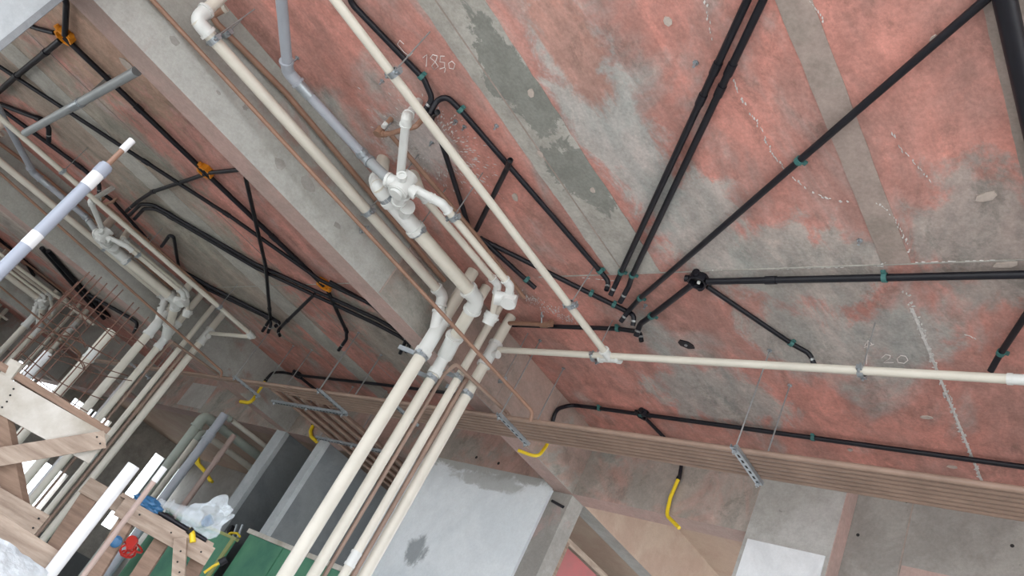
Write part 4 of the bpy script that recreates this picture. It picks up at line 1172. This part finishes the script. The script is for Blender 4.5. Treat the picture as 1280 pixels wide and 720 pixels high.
def blob(name, label, cat, c, axes, m, n=3, amp=.3, freq=3.0, seed=0.0, group=None):
    import bmesh
    bm = bmesh.new()
    bmesh.ops.create_icosphere(bm, subdivisions=n, radius=1)
    c = V(c)
    for v in bm.verts:
        d = v.co.copy()
        k = 1 + amp * (noise.noise(d * freq + Vector((seed, seed, seed))) + .5 * noise.noise(d * freq * 2.3))
        k += amp * .6 * abs(noise.noise(d * freq * 1.4 + Vector((5, seed, 1))))
        p = Vector((0, 0, 0))
        for a, ax in enumerate(axes):
            p += V(ax) * d[a] * k
        v.co = c + p
    me = bpy.data.meshes.new(name)
    bm.to_mesh(me)
    bm.free()
    me.materials.append(M[m])
    return tagp(part(name, me, None), label, cat, group)
cb = V((2.154, 3.996, 1.808))
bag = blob('plastic_bag', 'crumpled clear plastic bag on the trestle beside the green mesh', 'bag', cb, (DIAG * .085, FACE * .05, Vector((.03, -.02, .125))), 'film', 4, .6, 1.9, 3.0)
cb2 = V((2.019, 4.068, 1.780))
# neck of the bag trails along the trestle
neck = MB().tube([(2.135, 4.008, 1.786), (2.062, 4.046, 1.780), (1.981, 4.087, 1.774), (1.931, 4.112, 1.755)], .05, 12, .1, rings=lambda i, N: .75 + .35 * math.sin(i * 2.1) + .2 * math.cos(i * 3.7))
part('bag_neck', neck, 'film', bag)
part('bag_contents', MB().disc((2.163, 4.003, 1.802), (.3, -.4, .7), .028, .03, 12).disc((2.149, 3.989, 1.789), (.1, -.6, .3), .022, .02, 12), 'blueplastic', bag)
blob('cloth_wad', 'dark blue wadded cloth at the end of the plastic bag', 'cloth', (1.886, 4.101, 1.732), (DIAG * .075, FACE * .04, Vector((0, 0, .032))), 'blueplastic', 3, .45, 3.0, 1.0)
blob('blue_cap', 'small round blue cap stuck on the trestle leg', 'cap', (1.838, 4.042, 1.511), (DIAG * .03, FACE * .015, Vector((0, 0, .03))), 'blueplastic', 2, .08, 2)
th = thing('wire_coil', 'tangle of red wire hanging behind the trestle legs', 'wire', (1.991, 4.257, 1.526))
co = MB()
cc = V((1.995, 4.255, 1.520))
for k in range(5):
    hp = []
    ax = Vector((random.uniform(-1, 1), random.uniform(-1, 1), random.uniform(-1, 1))).normalized()
    u, w = frame(ax)
    o_ = Vector((random.uniform(-.03, .05), random.uniform(-.03, .03), random.uniform(-.03, .03)))
    for j in range(11):
        a = j * .62
        hp.append(cc + o_ + u * math.cos(a) * .04 + w * math.sin(a) * .03)
    co.tube(hp, .006, 6)
part('wire', co, 'redplastic', th)
part('plug', MB().disc((1.991, 4.213, 1.550), FACE, .028, .03, 12).disc((1.998, 4.210, 1.528), FACE, .02, .03, 12), 'redplastic', th)

# ------------------------------------------------------------------ green mesh screens, dark gear
g1 = thing('safety_screen', 'green mesh screen with wooden top rail in front of the dark partitions', 'screen', (4.600, 6.850, 2.087))
part('mesh_sheet', MB().box((4.60, 5.6, 1.2), (4.62, 7.58, 2.20)), 'green', g1)
part('top_rail', MB().box((4.575, 5.55, 2.20), (4.645, 7.62, 2.245)), 'palewood', g1)
for yy in (6.9, 6.2):
    part('batten', MB().box((4.585, yy, 1.2), (4.60, yy + .05, 2.2)), 'green', g1)
g2 = thing('safety_screen', 'green mesh screen at the left with a yellowish top edge', 'screen', (4.550, 7.513, 1.899))
part('mesh_sheet', MB().box((4.50, 7.60, 1.0), (4.52, 9.3, 2.07)), 'green', g2)
M['palegreenwood'] = mat('yellow_green_rail', (0.34, 0.36, 0.14), .7, var=.2)
part('top_rail', MB().box((4.49, 7.58, 2.07), (4.53, 9.3, 2.10)), 'palegreenwood', g2)
part('batten', MB().box((4.485, 7.60, 1.0), (4.50, 7.66, 2.07)), 'palegreenwood', g2)
dg = thing('power_tool', 'dark tool with looped yellow cable behind the green screens', 'tool', (4.58, 7.75, 2.0))
part('body', MB().bar((4.56, 7.80, 2.04), (4.60, 7.98, 2.10), .10, .07).bar((4.58, 7.90, 2.08), (4.60, 7.96, 2.20), .05, .05, up=(1, 0, 0)), 'black', dg)
part('lever', MB().tube([(4.58, 7.80, 2.10), (4.57, 7.86, 2.23)], .012, 8).tube([(4.58, 7.72, 2.12), (4.57, 7.76, 2.25)], .012, 8), 'steel', dg)
part('cable', MB().tube([(4.55, 7.9, 2.05), (4.55, 7.84, 2.13), (4.55, 7.72, 2.15), (4.55, 7.64, 2.13)], .012, 8, .04), 'yellow', dg)
ck = thing('cable_piece', 'yellow cable end with black plug against the green mesh', 'cable', (2.642, 4.476, 1.663))
straight(ck, [(2.611, 4.496, 1.602), (2.629, 4.484, 1.655), (2.647, 4.472, 1.687)], .008, 'yellow', name='cable')
part('plug', MB().tube([(2.647, 4.472, 1.687), (2.665, 4.459, 1.724)], .022, 10), 'black', ck)

# ------------------------------------------------------------------ pale plaster covered bench, lower left
bn = thing('mortar_bench', 'white plaster crusted board at the lower left corner', 'board', (1.3, 3.4, 1.2))
import bmesh
bm = bmesh.new()
o0, ux, uy = V((1.480, 3.602, 1.288)), V((1.111, 3.735, 1.338)) - V((1.480, 3.602, 1.288)), V((1.395, 3.294, 1.095)) - V((1.480, 3.602, 1.288))
nu, nv = 40, 24
gv = []
nn_ = ux.cross(uy).normalized()
if nn_.z < 0: nn_ = -nn_
for j in range(nv + 1):
    for i in range(nu + 1):
        p = o0 + ux * (i / nu) + uy * (j / nv)
        h = .012 * noise.noise(p * 9) + .008 * noise.noise(p * 25)
        gv.append(bm.verts.new(p + nn_ * h))
for j in range(nv):
    for i in range(nu):
        a = j * (nu + 1) + i
        f_ = bm.faces.new((gv[a], gv[a + 1], gv[a + nu + 2], gv[a + nu + 1]))
        f_.smooth = True
me = bpy.data.meshes.new('plaster_crust')
bm.to_mesh(me)
bm.free()
M['crust'] = mat('wet_white_plaster', (0.72, 0.77, 0.80), .5, col2=(0.50, 0.54, 0.57), scale=12, bump=.5, bscale=30)
me.materials.append(M['crust'])
part('plaster_crust', me, None, bn)
part('board', MB().bar(o0 - nn_ * .03 + uy * .5, o0 + ux - nn_ * .03 + uy * .5, uy.length, .03, up=uy), 'wood', bn)
plank('edge_board', (1.177, 3.872, 1.346), (1.548, 3.738, 1.323), .09, .02, 'wood', bn)

# timber and red panel beyond the pale wall
rp = thing('form_panel', 'red plywood panel with a timber batten beyond the pale wall', 'panel', (5.3, 4.2, 2.6))
part('plywood', MB().bar((5.12, 4.195, 2.72), (8.4, 4.195, 2.72), .86, .02), 'redply', rp)
part('batten', MB().bar((4.993, 4.218, 3.200), (8.4, 4.17, 3.19), .05, .05), 'wood', rp)
part('batten_end', MB().bar((5.0, 4.19, 3.2), (5.10, 4.19, 3.2), .09, .07), 'wood', rp)
part('post', MB().bar((5.16, 4.18, 2.2), (5.16, 4.18, 3.18), .04, .04, up=(1, 0, 0)), 'wood2', rp)
